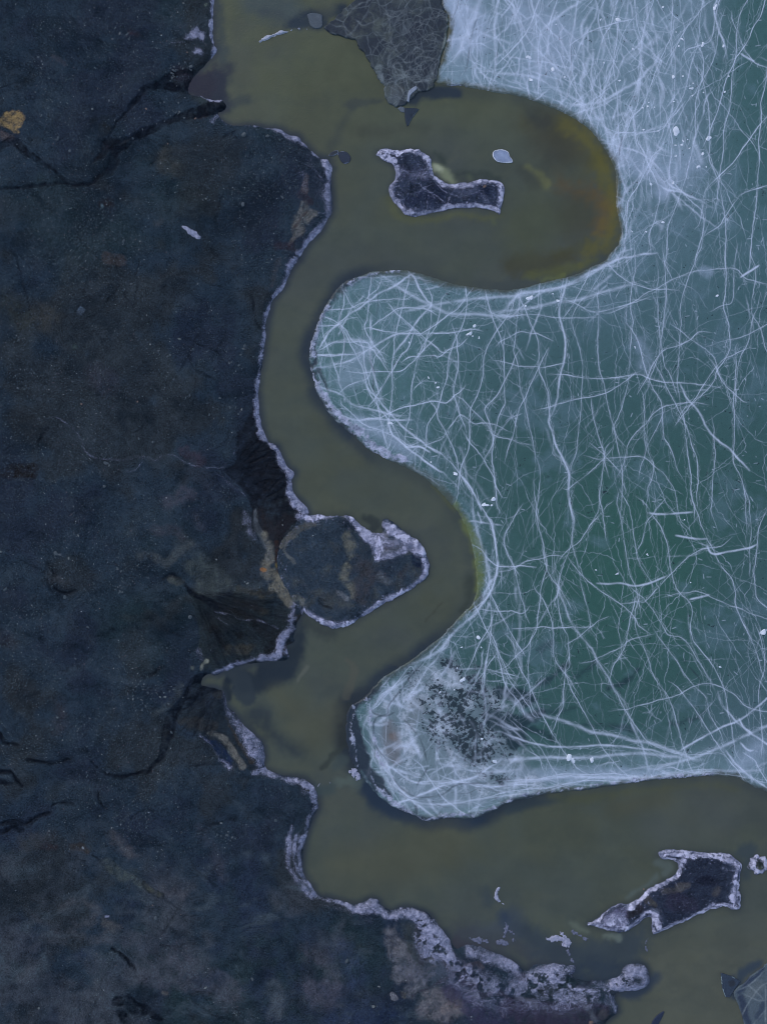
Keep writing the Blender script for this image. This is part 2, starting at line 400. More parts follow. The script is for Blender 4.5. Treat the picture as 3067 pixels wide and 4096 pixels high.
# ------------------------------------------------------------------ painting helpers on structured grids
class Sheet:
    def __init__(self, xs, ys):
        self.xs, self.ys = xs, ys
        self.X, self.Y = np.meshgrid(xs.astype(np.float32), ys.astype(np.float32))
        Xc = self.X; Yc = self.Y
        self.n1 = fbm(Xc, Yc, 130, 5, 1, 0.6); self.n2 = fbm(Xc, Yc, 26, 3, 4, 0.6)
        self.Xw = Xc + 7 * fbm(Xc, Yc, 40, 4, 11, 0.6); self.Yw = Yc + 7 * fbm(Xc, Yc, 40, 4, 15, 0.6)
        self.tex = 0.0; self.n3 = fbm(Xc, Yc, 17, 3, 7, .75)
        self.col = np.zeros(self.X.shape + (3,), np.float32)
    def box(self, p, m):
        i0, i1 = np.searchsorted(self.xs, [p[:, 0].min() - m, p[:, 0].max() + m])
        j0, j1 = np.searchsorted(self.ys, [p[:, 1].min() - m, p[:, 1].max() + m])
        return slice(j0, j1), slice(i0, i1)
    def field(self, p, soft, rag, poly=False):
        mw = p[:, 2].max() if not poly else 0
        s = self.box(p, mw + soft + rag * 2 + 10)
        if s[0].stop - s[0].start < 1 or s[1].stop - s[1].start < 1: return s, None
        X, Y = self.Xw[s], self.Yw[s]
        f = sdf(X, Y, p) if poly else seg_field(X, Y, p)
        f = f + rag * (0.65 * self.n1[s] + 0.6 * self.n2[s])
        return s, f
    def paint(self, p, c, a=1.0, soft=5, rag=4, poly=False):
        p = catmull(p, 3, poly) if len(p) > 2 else p
        s, f = self.field(p, soft, rag, poly)
        if f is None: return
        m = a * sstep(-soft, soft, f)
        if self.tex: m = m * np.clip(1 - self.tex * 0.5 + self.tex * (0.9 * self.n3[s] + 0.4 * self.n2[s]), 0, 1)
        m = m[..., None]
        self.col[s] = self.col[s] * (1 - m) + np.asarray(alb(*c), np.float32) * m
    def add(self, arr, p, a=1.0, soft=5, rag=4, poly=False, mode='max'):
        p = catmull(p, 3, poly) if len(p) > 2 else p
        s, f = self.field(p, soft, rag, poly)
        if f is None: return
        m = a * sstep(-soft, soft, f)
        if mode == 'max': arr[s] = np.maximum(arr[s], m)
        elif mode == 'add': arr[s] += m
        else: arr[s] *= (1 - m)

# thin frost veins on land and islands
veins = Canvas()
def vein(p, sig=2.0, peak=0.9, wob=3): veins.line(catmull(p, 5), sig, peak, wob)
for s in ('180,1050 270,1055 360,1040 420,1070 480,1120 530,1180 560,1260 620,1305 720,1320 800,1320 870,1305 960,1300 1010,1325 1060,1295 1130,1295 1180,1320 1240,1350 1300,1365 1370,1370 1450,1370 1490,1320 1530,1260 1570,1210 1656,1180',
          '1370,1380 1440,1430 1500,1480 1560,1520 1600,1570 1640,1640', '810,1400 870,1390 910,1350 940,1330'):
    vein(P('01', s), 3.6, 0.7, 5); vein(P('01', s), 1.6, 0.5, 7)
vein(P('01', '235,1335 252,1400 262,1450 225,1470 150,1500 100,1510'), 2, 0.6)
vein(P('11', '0,1180 60,1170 100,1165'), 2, .5); vein(P('11', '0,1310 60,1310 105,1300'), 1.6, .4); vein(P('11', '20,1480 80,1478 140,1470'), 1.6, .4)
for s in ('1370,630 1420,650 1500,660 1560,690 1656,690', '1380,650 1440,700 1500,740', '1450,800 1540,830', '1330,1260 1350,1170 1370,1130'): vein(P('02', s), 2, 0.55)
for s in ('0,680 60,710 120,740 160,765',): vein(P('12', s), 3.6, 0.6)
for s in ('940,265 1010,275 1060,270 1120,300 1180,290 1230,265 1290,235 1360,205', '1110,300 1160,290 1210,290'): vein(P('00', s), 2.2, 0.55, 4)
# web over the L-shaped island
def web(poly, n, lmin, lmax, peak, sig=1.3, dirs=None, bounds=None):
    lo = poly[:, :2].min(0); hi = poly[:, :2].max(0)
    k = 0
    while k < n:
        x, y = lo + (hi - lo) * rng.random(2)
        if not inside(np.array([x]), np.array([y]), poly)[0]: continue
        a = rng.random() * 6.28 if dirs is None else dirs + rng.normal() * 0.5
        L = lmin + (lmax - lmin) * rng.random() ** 2; b = a + rng.normal() * 0.4
        p = np.array([(x, y), (x + math.cos(a) * L / 2, y + math.sin(a) * L / 2), (x + math.cos(a) * L / 2 + math.cos(b) * L / 2, y + math.sin(a) * L / 2 + math.sin(b) * L / 2)])
        ok = inside(p[:, 0], p[:, 1], poly)
        if ok.all():
            veins.line(catmull(p, 5), sig, peak * (0.4 + rng.random()), 3)
        k += 1
web(ISL_A, 230, 20, 150, 0.38)
for s in ('985,1080 1000,1010 950,970', '900,1060 910,1150 880,1180', '900,1190 960,1240 1000,1260 1100,1240 1180,1310', '1060,1210 1150,1260 1260,1340', '1000,1310 1080,1220 1200,1180 1290,1210 1350,1260',
          '1230,1340 1260,1260 1300,1190', '1160,1160 1170,1200 1250,1260 1400,1300', '870,1240 930,1260 960,1370', '1100,1380 1110,1240 1060,1200 1000,1180', '1280,1280 1380,1260 1450,1240', '930,1350 1200,1370 1400,1330'):
    vein(P('10', s), 1.8, 0.75)
web(ISL_C, 60, 20, 80, 0.3)
# marks on the west headland and along the rims
for s in ('370,1030 400,1120 420,1180 400,1300 410,1400', '420,1160 450,1110', '340,960 360,1000 350,1080', '300,1060 380,1100 440,1180', '405,1380 460,1390', '390,1480 410,1380'): vein(P('10', s), 2.0, 0.8)
for s in ('200,680 210,560 240,480 260,380', '240,700 255,580 262,470 300,380', '230,560 270,600 290,650', '220,400 250,370 300,300', '270,700 330,780', '400,850 520,880 620,900', '430,870 540,900 640,940', '240,660 300,760 380,840'):
    vein(P('13', s), 1.8, 0.7, 4)
creases = Canvas()
def rnd_walk(x, y, a, L, cv):
    pts = [(x, y)]
    for k in range(max(2, int(L / 14))):
        a += rng.normal() * cv; x += math.cos(a) * 14; y += math.sin(a) * 14; pts.append((x, y))
    return np.array(pts)
for k in range(110):
    x = 1150 * rng.random(); y = 4096 * rng.random(); a = rng.choice([0.1, -.5, 2.6, .9]) + rng.normal() * .3
    p_ = rnd_walk(x, y, a, 60 + 260 * rng.random() ** 2, .22); pk = .25 + .6 * rng.random()
    creases.line(p_, rng.choice([1.3, 2.2, 3.6]), pk, 8)
    if rng.random() < .5:
        i = len(p_) // 2; creases.line(rnd_walk(p_[i][0], p_[i][1], a + rng.choice([-.8, .8]), 60 + 80 * rng.random(), .25), 1.3, pk * .8, 6)
for tl, st_ in (('03', '0,20 70,15 120,60 160,100'), ('03', '0,360 100,330 180,350 260,300 340,290'), ('03', '640,140 650,200 700,260'), ('03', '660,0 750,50 880,40 960,0'), ('02', '200,1590 330,1610 480,1590'), ('02', '0,1430 60,1490 140,1500'), ('03', '720,1150 830,1230 880,1300'), ('02', '290,300 360,380 370,490 440,520'), ('02', '960,1060 1080,1000'), ('01', '260,1200 300,1140 340,1120')):
    creases.line(catmull(P(tl, st_), 5), 3.6, 1.2, 12); creases.line(catmull(P(tl, st_), 5), 1.3, 1.5, 16)
for (ax, ay, a0, a1, L0, L1, m_) in ((775, 2365, .05, 1.25, 150, 420, 90), (925, 1880, -1.0, .9, 80, 260, 60), (1010, 2020, -1.3, .3, 60, 180, 40), (880, 2760, 1.7, 2.9, 60, 200, 40)):
    for k in range(m_):
        a = a0 + (a1 - a0) * rng.random(); r0 = 30 + 120 * rng.random(); p_ = rnd_walk(ax + r0 * math.cos(a), ay + r0 * math.sin(a), a, L0 + (L1 - L0) * rng.random() - r0 * .5, .06)
        (creases if k % 3 else creases).line(p_, rng.choice([1.3, 2.2, 3.6]), .3 + .6 * rng.random(), 5)
creases.finish()
web(P('23', '40,1470 600,1500 680,1580 640,1656 0,1656'), 160, 10, 50, 0.3)
web(P('13', '1380,1470 1656,1500 1656,1656 1200,1656'), 120, 8, 40, 0.35)
web(P('13', '830,1180 1000,1150 1250,1290 1200,1420 900,1500 820,1400'), 70, 15, 70, 0.25)
web(ISLET, 140, 8, 40, 0.2)
for (ax, ay, a0, a1, L0, L1, m_) in ((790, 2380, .1, 1.1, 120, 330, 26), (925, 1885, -.9, .7, 80, 220, 18), (1040, 2110, -1.6, .6, 40, 120, 14)):
    for k in range(m_):
        a = a0 + (a1 - a0) * rng.random(); r0 = 40 + 170 * rng.random(); x_, y_ = ax + r0 * math.cos(a), ay + r0 * math.sin(a); pp = [(x_, y_)]
        for j in range(int((L0 + (L1 - L0) * rng.random()) / 14)): a += rng.normal() * .1; x_ += 14 * math.cos(a); y_ += 14 * math.sin(a); pp.append((x_, y_))
        veins.line(np.array(pp), 1.3, .18 + .3 * rng.random(), 6)
vein(P('02', '1380,630 1440,655 1520,670 1570,700 1656,690'), 3, .8, 5); vein(P('12', '0,688 70,715 130,745 160,765'), 3, .8, 5)
veins.finish()

# frost bands: (tile, points with half width, strength)
FROST_BANDS = [
 ('00', '1385,-60,4 1385,0,4 1376,120,4 1380,250,5 1398,320,5 1372,372,2', 0.95),
 ('00', '1225,605,3 1290,615,5 1340,640,5 1390,655,3 1432,648,2', 0.9), ('00', '1385,790,10 1410,745,7 1440,772,6 1490,802,3 1656,808,2', 0.8),
 ('00', '1235,250,14 1290,220,14 1315,260,10', 0.75), ('00', '1280,345,10 1305,350,8', 0.7), ('00', '1200,1490,6 1240,1505,8 1290,1548,10', 0.0),
 ('10', '0,812,2 70,828,3 120,838,8 200,880,8 260,898,14 300,925,12 340,955,5 380,1000,5 440,1040,12 470,1100,13 472,1180,9 465,1260,14 472,1340,12 470,1390,12 430,1460,10 360,1540,10 300,1620,8 280,1650,7', 0.95),
 ('10', '440,1240,14 455,1350,12', 0.6), ('10', '330,1010,16 400,1150,16 410,1350,16 350,1480,16', 0.30), ('10', '300,1140,18 330,1230,10', 0.4),
 ('11', '260,20,8 215,110,10 180,190,10 140,240,8 108,285,5 80,350,4 62,430,4 52,520,4 42,620,4 30,720,4 12,790,6 8,900,8 8,990,9 22,1085,11 50,1160,12 85,1208,11 135,1240,10 150,1300,13 190,1370,15 225,1400,15 215,1460,14 225,1530,15 265,1590,16 320,1640,16', 1.0),
 ('12', '280,20,10 380,35,12 500,25,8 590,25,9 650,70,13 700,120,18 760,175,20 790,230,14 785,300,10', 0.95),
 ('12', '800,160,14 860,210,14 930,190,16', 0.7), ('12', '800,300,9 860,280,10 930,262,10 960,235,12', 0.8),
 ('12', '835,80,7 870,110,14 930,150,15 1000,190,13 1060,240,11 1092,300,8 1100,370,8 1075,430,9 1010,480,8 930,520,7 850,568,8 780,615,11 720,655,11 650,705,10 560,735,11 500,735,11 440,710,9 370,680,8 310,640,9', 1.0),
 ('12', '1000,220,14 1040,250,12', 0.8), ('12', '300,610,8 250,600,8 240,680,10 230,740,9 190,800,12 160,860,12 140,920,12 70,935,9 0,955,7', 0.85),
 ('12', '205,905,6 230,935,5', 0.9), ('02', '1656,955,7 1560,975,6 1480,1005,7 1410,1030,9 1360,1048,6', 0.85),
 ('02', '1590,0,10 1610,80,16 1640,170,9', 0.6), ('12', '0,180,8 60,220,8 80,300,8', 0.25),
 ('02', '1452,1180,3 1465,1250,6 1500,1320,13 1560,1390,20 1620,1470,27 1656,1540,28', 0.85),
 ('12', '0,1470,18 30,1540,20 40,1620,18', 0.85), ('02', '1300,1430,4 1350,1470,4 1400,1560,4 1490,1650,4', 0.7), ('02', '1295,900,8 1310,960,7', 0.5),
 ('13', '0,20,8 60,20,16 130,48,10 220,72,9 290,85,10 335,115,14 370,160,12 385,215,12 375,260,8 355,300,6 335,380,6 315,450,8 295,500,9 285,560,6 285,640,5 310,700,5 355,775,6 390,825,4 480,852,6 560,875,8 640,900,12 700,900,20 760,885,26 820,930,14 870,955,14 940,935,18 1010,945,18 1080,975,20 1140,1030,22 1190,1110,26 1225,1180,24 1260,1230,22', 1.0),
 ('13', '245,370,8 215,440,8 210,550,9 230,650,9 290,750,9 360,830,6', 0.8), ('13', '270,420,5 250,520,6 255,620,6 310,730,6', .8), ('13', '420,880,10 540,905,10 680,950,12 760,990,12', 0.35), ('13', '300,150,12 340,120,12', 0.5),
 ('13', '1050,1000,18 1090,1090,34 1140,1190,34 1200,1230,16', 0.72), ('13', '1230,1260,34 1330,1350,44 1450,1430,44 1600,1500,44', 0.62), ('13', '900,1220,34 1020,1330,40 1200,1340,34', .42), ('23', '0,1480,44 200,1500,44 420,1500,36 620,1500,20', .6), ('13', '1420,1150,30 1560,1190,30 1656,1230,30', .5), ('13', '1240,1240,20 1300,1280,28 1400,1330,34 1500,1380,36 1600,1430,34 1656,1440,34', 0.8),
 ('13', '1370,1180,14 1460,1205,20 1560,1240,22 1656,1275,22', 0.92), ('13', '880,1080,20 930,1180,22', 0.28), ('13', '900,1240,24 1000,1400,22', 0.32), ('13', '1300,1440,20 1450,1480,16', 0.3),
 ('23', '0,1290,20 60,1340,18', 0.75), ('23', '0,1420,34 120,1390,40 240,1330,34 340,1300,26 390,1300,16', 0.86), ('23', '160,1420,26 280,1450,34 400,1470,34 520,1470,26 620,1450,20', 0.72),
 ('23', '290,1350,4 350,1395,6 450,1430,6 560,1432,5 620,1425,4', 1.15), ('23', '560,1400,14 640,1410,18 720,1385,22 750,1330,20 800,1300,18 860,1330,17 880,1380,16 800,1420,16 720,1430,18', 0.9),
 ('23', '640,1470,12 665,1530,8 680,1590,6', 0.8), ('13', '1640,1500,10 1656,1510,12', 0.5),
]
ISL_A_BANDS = [('10', '770,1005,7 800,975,9 850,985,11 900,975,8 1000,975,7 1070,990,9 1110,1040,10 1125,1100,10', 0.85), ('10', '900,1110,14 1000,1130,16 1100,1130,20', 0.62),
 ('10', '1125,1060,12 1150,1130,12 1200,1185,12 1280,1205,9 1370,1200,9 1430,1180,9 1500,1175,9 1560,1190,11 1585,1240,13 1575,1310,12 1555,1370,9', 0.98),
 ('10', '895,1150,10 878,1220,8 890,1280,10 930,1330,11 970,1375,10 1050,1380,7 1130,1370,7 1200,1355,7 1300,1340,6 1440,1340,7 1530,1350,9', 0.9), ('10', '1340,1280,14 1420,1230,12 1500,1310,14', 0.5), ('10', '1250,1220,12 1330,1250,16', 0.45)]
ISL_C_BANDS = [('23', '955,555,7 1020,550,10 1100,560,13 1200,560,9 1300,565,9 1390,585,14 1450,630,13 1450,700,10 1440,780,14 1430,850,16 1440,895,12 1370,880,10 1290,885,9', 0.95),
 ('23', '1110,600,12 1090,650,8 1040,705,7 960,755,7 880,805,8 830,850,9 760,895,10', 1.0), ('23', '1290,895,8 1200,940,6 1120,985,5 1030,1020,7 960,1040,10 940,1000,16 920,940,12 870,930,10 820,985,8 750,1035,7', 1.0),
 ('23', '560,1020,10 640,990,20 700,970,24 720,1020,14 640,1030,14', 0.82), ('23', '1350,640,10 1420,660,14', 0.5)]
STREAMS = [P('00', s) for s in (
 '1475,690,8 1400,690,20 1320,725,22 1230,750,18 1150,780,14 1080,805,12 1000,850,14 940,880,15 870,910,14 800,960,20 755,1010,15 755,1080,14 720,1140,11 650,1180,9 580,1215,9 500,1215,7 430,1200,5 300,1210,6 200,1220,5 100,1235,5 0,1240,5 -200,1260,6',
 '500,1190,4 420,1170,4 360,1110,5 300,1075,8 240,1040,10 180,990,12 130,950,13 60,950,12 0,985,12 -150,1050,14',
 '1380,478,5 1300,500,10 1200,555,10 1100,570,10 1040,575,10 960,590,10 920,640,7 850,715,6 790,780,5 740,860,4 720,920,5',
 '1260,470,8 1160,480,9 1080,520,9 1020,560,7', '800,960,16 720,960,24 690,1010,10 620,1090,6', '1380,560,14 1290,600,12 1200,590,10 1080,570,7')]
STREAMS += [P('02', s) for s in ('1330,1070,22 1260,1080,12 1220,1150,10 1180,1230,12 1120,1310,18 1090,1400,18 1070,1500,16 1050,1590,8 980,1650,5', '1230,1230,10 1300,1160,14 1400,1120,20 1440,1090,20')]
STREAMS += [P('03', s) for s in ('980,10,4 880,35,4 780,50,5 700,30,3', '0,20,10 70,15,8 120,60,8 160,100,5', '0,360,6 100,340,10 180,350,14 260,300,8 330,290,5', '0,410,8 90,380,6 150,390,12', '340,230,3 420,215,4 480,225,3', '0,80,10 90,90,5', '740,1160,4 800,1205,4 860,1270,3', '780,1480,16 840,1470,14 880,1530,18 980,1560,12 1060,1600,8', '800,1560,14 850,1640,14')]
STREAMS += [P('02', s) for s in ('10,1430,6 40,1480,5 130,1500,3', '200,1590,4 330,1610,3 450,1590,2', '600,1600,3 640,1640,2', '370,490,4 430,520,4 500,505,3', '1050,420,4 1130,400,5 1180,450,5 1250,520,6 1330,560,7 1400,620,8')]

# ------------------------------------------------------------------ GROUND
def ground_paint(S, islet_only=False):
    """base colours, frost, wetness and height of land on sheet S"""
    X, Y = S.X, S.Y
    n1, n2 = S.n1, S.n2
    nb = fbm(X, Y, 520, 4, 21, 0.55); nc = fbm(X, Y, 240, 4, 31, 0.6); nd = fbm(X, Y, 300, 5, 41, 0.6)
    base = np.asarray(alb(32, 45, 61), np.float32)[None, None] * np.ones(X.shape + (1,), np.float32)
    def mixin(c, m):
        nonlocal base
        m = m[..., None]; base = base * (1 - m) + np.asarray(alb(*c), np.float32) * m
    mixin((24, 39, 46), 0.7 * sstep(0.0, 0.6, nb)); mixin((29, 37, 54), 0.7 * sstep(0.0, 0.5, -nc)); mixin((18, 27, 39), 0.55 * sstep(0.1, 0.7, nd))
    mixin((36, 40, 44), 0.5 * sstep(0.15, 0.6, nc - nb * 0.5)); mixin((38, 50, 64), 0.5 * sstep(0.15, 0.7, n1 * 0.6 + nb * 0.7))
    low = sstep(3000, 3700, Y)
    mixin((54, 62, 76), low * 0.75 * sstep(-0.05, 0.55, nd * 0.7 + n1 * 0.5)); mixin((32, 42, 66), low * 0.5 * sstep(0.1, 0.5, -nd))
    U = X + 60 * fbm(X, Y, 170, 3, 301); V = Y + 60 * fbm(X, Y, 170, 3, 305)
    mot = fbm(U * .8 + V * .5, V * 1.5 - U * .5, 110, 6, 311, .68)
    mixin((48, 60, 74), sstep(0.12, 0.75, mot) * (0.28 + 0.5 * low)); mixin((16, 26, 38), sstep(0.12, 0.7, -mot) * 0.5)
    ck = 1 - np.exp(-1.0 * creases(X, Y)); mixin((10, 17, 28), ck * .85)
    S.col[...] = base
    S.tex = 0.55; p = S.paint
    # patches of fine silt and old drainage marks
    p(P('01', '710,30 790,40', 24), (53, 52, 58), .85, 4, 3); p(P('01', '660,75 750,90 830,70', 5), (24, 30, 40), .7, 4, 2)
    p(P('01', '20,300 90,330 150,400', 50), (46, 52, 54), .6, 40, 20); p(P('01', '270,380 330,440', 45), (50, 54, 58), .6, 30, 25)
    p(P('01', '620,770 700,820', 40), (42, 46, 62), .55, 30, 20); p(P('01', '535,365', 14), (72, 88, 112), .8, 3, 7); p(P('01', '480,585', 12), (60, 78, 80), .5, 8, 5)
    p(P('01', '1190,1265 1300,1320', 26), (44, 42, 56), .7, 8, 12); p(P('01', '1180,1550 1240,1530 1090,1600', 24), (54, 58, 74), .7, 14, 16)
    p(P('01', '-20,1400,14 60,1400,20 150,1385,28 215,1390,32', 20), (24, 24, 28), .95, 8, 5); p(P('01', '1240,1420 1350,1460', 30), (45, 52, 66), .6, 16, 16)
    p(P('02', '1000,110 1060,120 1140,110 1180,160', 14), (52, 56, 70), .6, 10, 10); p(P('02', '1260,20 1300,110', 14), (52, 56, 70), .6, 10, 10)
    p(P('02', '900,290 1000,280 1080,330 1160,260 1250,210', 15), (62, 70, 78), .6, 12, 12); p(P('02', '1280,330 1340,400 1420,460 1330,500', 40), (56, 66, 72), .7, 24, 20)
    p(P('02', '1120,430 1170,450', 14), (72, 78, 80), .6, 6, 6); p(P('02', '340,420 400,430 440,460', 14), (58, 64, 74), .55, 12, 12)
    p(P('02', '400,1240 410,1370', 28), (48, 50, 62), .6, 25, 15); p(P('02', '0,820 100,840', 30), (44, 46, 54), .5, 30, 15)
    p(P('02', '1090,820,20 1200,800,30 1250,740,24 1180,900,30'), (26, 37, 52), .7, 16, 16); p(P('02', '1180,1110,10 1140,1190,14 1080,1260,12 1000,1300,6'), (58, 68, 78), .6, 8, 8)
    p(P('02', '1540,520 1656,480', 24), (52, 60, 62), .6, 14, 14)
    p(P('00', '1100,1000 1080,1080 1150,1110', 30), (56, 60, 62), .5, 18, 20); p(P('00', '370,400 440,440', 9), (56, 58, 70), .5, 6, 6); p(P('00', '690,850', 30), (24, 26, 28), .8, 18, 22)
    p(P('00', '620,800,12 740,770,8'), (20, 25, 30), .6, 8, 8)
    p(P('00', '720,1335,20 680,1345,12'), (27, 25, 30), .8, 12, 8); p(P('00', '680,1357', 7), (64, 84, 100), .9, 2, 2); p(P('00', '1030,1470,10 1060,1460,8'), (58, 64, 74), .5, 8, 8)
    p(P('00', '1160,490,30 1300,570,34 1400,600,22 1370,480,16 1440,540,18'), (35, 35, 50), .85, 14, 10); p(P('00', '1310,660,16 1360,670,12'), (38, 50, 58), .8, 4, 3)
    p(P('00', '1340,750,14 1290,770,10'), (40, 38, 46), .8, 6, 4); p(P('00', '1240,170,20 1330,100,14 1340,0,10'), (40, 48, 58), .6, 8, 8); p(P('00', '1340,35', 6), (84, 98, 96), .8, 2, 2)
    p(P('00', '860,240 900,250', 10), (52, 38, 44), .5, 10, 6)
    # ochre silt
    p(P('00', '45,825,12 75,790,24 125,780,26 160,800,14 110,830,26 60,840,10 125,880,9'), (112, 100, 76), 1, 4, 8)
    p(P('00', '10,870,10 15,840,5 40,900,14 90,920,12'), (66, 62, 68), .75, 10, 6)
    # lower left swirls
    for s, c, a in (('400,900,14 500,860,18 600,880,20 620,980,22 500,1020,20', (60, 66, 78), .7), ('330,1080,14 450,1060,18 560,1100,18 680,1110,12', (58, 64, 76), .6), ('680,1000,20 740,1030,16', (62, 66, 74), .7),
                    ('700,620,24 780,680,22 880,700,18 950,760,16', (58, 68, 74), .75), ('750,430,22 820,520,18 900,560,14', (66, 68, 78), .6), ('1040,760,8 1140,800,14 1220,790,20', (64, 68, 80), .6), ('1000,1320,50 1150,1300,60 1300,1350,60 1500,1400,50', (60, 66, 82), .6),
                    ('850,1100,30 1000,1130,40 1200,1150,40', (56, 62, 78), .5), ('200,470,40 330,430,30', (50, 54, 62), .5), ('1290,380,20 1360,470,20 1450,700,20', (54, 60, 76), .5), ('600,1250,40 800,1300,40', (48, 56, 72), .5), ('150,1110,20 250,1150,18', (52, 60, 76), .6)):
        p(P('03', s), c, a, 16, 18)
    p(P('03', '945,730,10 980,780,14 1040,815,16'), (28, 34, 42), .9, 4, 3); p(P('03', '960,745,5 985,780,9 1030,810,11'), (56, 62, 64), .95, 4, 2)
    p(P('03', '310,490,16 360,500,10'), (42, 38, 46), .85, 10, 6); p(P('03', '480,500,12 540,510,16 570,535,8'), (44, 44, 48), .85, 5, 4); p(P('03', '543,515', 5), (110, 122, 140), .9, 2, 1)
    p(P('03', '250,1040,26 300,1020,20'), (26, 38, 56), .8, 8, 6); p(P('03', '1075,1440,10 1080,1445,10'), (70, 72, 78), .7, 6, 4); p(P('03', '690,955,5 705,950,5'), (100, 108, 140), .9, 2, 3)
    p(P('13', '480,1400,50 430,1450,40 350,1380,30'), (62, 66, 84), .6, 30, 22); p(P('13', '110,1350,18 160,1450,20 120,1560,20'), (62, 72, 86), .6, 18, 14); p(P('13', '330,1180,40 430,1200,34'), (50, 54, 70), .6, 22, 18)
    p(P('13', '700,1560,60 900,1560,40 500,1620,40'), (34, 46, 74), .7, 30, 20); p(P('13', '560,1180,50 650,1300,50'), (38, 50, 76), .6, 30, 20)
    # mud flat by the south shore
    p(P('13', '880,1060,34 920,1180,44 950,1290,50 1060,1320,44 1120,1260,20 1000,1420,34'), (80, 85, 99), .9, 18, 22)
    p(P('13', '1100,1440,30 1180,1480,40 1270,1530,42 1120,1540,46'), (84, 87, 100), .95, 16, 18); p(P('13', '1210,1550,16 1280,1520,22 1320,1510,14'), (96, 94, 104), .8, 5, 4)
    p(P('13', '960,1010,20 1000,1080,24 1040,1180,20 1075,1250,14 990,1020,18'), (46, 54, 62), .9, 8, 8); p(P('13', '1030,1040,12 1090,1260,16'), (44, 48, 62), .85, 8, 8)
    p(P('13', '1340,1280,10 1420,1260,14 1450,1275,14'), (50, 50, 62), .95, 3, 3); p(P('13', '880,1440,10 895,1460,12'), (104, 110, 128), .95, 3, 2); p(P('13', '950,1440,16'), (66, 68, 72), .9, 4, 4)
    p(P('13', '1010,1455,5 1080,1420,6 1160,1390,6 1230,1350,6 1280,1310,6'), (46, 48, 64), .9, 3, 3); p(P('13', '1000,1340,14'), (60, 64, 78), .8, 4, 4); p(P('13', '1210,1240,14 1240,1290,14'), (46, 48, 58), .85, 4, 4)
    p(P('13', '1250,1440,30 1400,1520,40 1500,1600,50 1656,1560,50'), (44, 46, 72), .85, 14, 12); p(P('13', '1440,1445,10 1560,1445,14 1620,1470,8'), (40, 44, 62), .9, 4, 4); p(P('13', '1350,1350,24 1390,1400,20'), (50, 52, 74), .7, 10, 10)
    p(P('23', '0,1540,50 200,1590,60 420,1590,50 580,1560,36'), (42, 42, 62), .95, 10, 8); p(P('23', '30,1480,10 90,1490,12 150,1520,14'), (68, 74, 92), .85, 5, 4); p(P('23', '480,1530,10 510,1570,12 530,1610,14'), (64, 72, 88), .9, 4, 3)
    p(P('23', '40,1330,14 90,1340,14'), (44, 42, 56), .95, 4, 4); p(P('23', '420,1340,18 500,1340,14 440,1395,12 520,1380,10'), (36, 44, 62), .95, 6, 6); p(P('23', '590,1570,18 600,1600,18'), (66, 68, 76), .7, 8, 10)
    # dark soaked fans west of the islet
    dk = P('n', '1035,1540 1010,1640 982,1692 957,1735 954,1785 951,1828 920,1871 905,1890 945,1935 985,1975 1005,2040 1020,2110 1060,2170 1095,2200 1112,2260 1130,2200 1150,2120 1200,2070 1215,2035 1185,1990 1160,1900 1120,1830 1090,1790 1060,1760 1040,1690')
    p(dk, (18, 23, 33), 1, 4, 4, True)
    p(P('n', '1040,2060,30 1100,2130,30 1150,2080,24'), (30, 31, 38), .85, 14, 12)
    fan = P('n', '765,2350 830,2392 900,2385 960,2372 1015,2375 1070,2350 1120,2380 1165,2425 1185,2470 1165,2530 1150,2570 1130,2600 1060,2625 960,2645 880,2670 830,2690 812,2650 800,2570 795,2480 785,2420')
    p(fan, (29, 38, 46), 1, 5, 4, True)
    for s in ('780,2365,5 840,2410,12 920,2440,14 1010,2470,16', '860,2520,18 900,2580,14', '1040,2500,24 1120,2560,24 1080,2600,20', '940,2410,10 1040,2430,14', '960,2540,16'): p(P('n', s), (21, 24, 30), .85, 8, 8)
    for s in ('960,2350,12 1040,2370,16 1090,2385,10', '920,2600,20 1000,2590,14', '1060,2440,16'): p(P('n', s), (48, 50, 50), .7, 8, 8)
    p(P('n', '1018,2040,5 1030,2100,12 1060,2160,14 1080,2200,14 1078,2240,14'), (74, 84, 98), .8, 5, 6)
    for s in ('1060,2140,8 1082,2185,12 1078,2235,12', '1060,2300,16 1100,2310,20 1110,2345,24', '1120,2330,24 1150,2380,26 1168,2410,20', '1060,2260,14'): p(P('n', s), (92, 94, 92), .8, 9, 13)
    p(P('n', '1150,2345,8 1185,2400,8'), (108, 112, 112), .7, 4, 4); p(P('12', '140,350,9'), (128, 122, 66), .95, 3, 4); p(P('12', '40,370,7 55,378,7'), (140, 96, 40), 1, 2, 2); p(P('12', '0,420,40 -60,460,30'), (42, 54, 72), .5, 20, 20)
    p(P('12', '140,200,10 130,300,8 145,380,6'), (42, 34, 36), .95, 3, 3); p(P('12', '270,690,18 290,680,14'), (50, 48, 46), .9, 5, 3); p(P('12', '190,890,20 230,870,16'), (38, 36, 38), .9, 6, 5)
    # pool mouth in the south-west
    fanb = P('n', '775,2720 800,2700 840,2710 880,2745 900,2790 905,2840 925,2880 960,2950 985,3000 1040,3070 1000,3075 950,3030 900,2990 870,2950 830,2930 780,2925 730,2905 705,2870 720,2800 760,2770')
    p(fanb, (28, 37, 48), 1, 5, 4, True)
    for s in ('720,2880,14 800,2890,24 860,2900,20', '870,2780,14 890,2740,12'): p(P('n', s), (40, 44, 50), .8, 8, 8)
    p(P('n', '905,2860,4 935,2920,5 975,2985,9 1010,3040,12'), (44, 44, 46), .9, 3, 3)
    p(P('02', '1360,1420,8 1440,1450,14 1490,1520,16 1530,1580,14 1570,1640,14'), (84, 88, 92), .85, 5, 4); p(P('02', '1390,1490,18 1440,1560,18 1490,1620,14 1340,1450,8'), (24, 36, 62), 1, 3, 3)
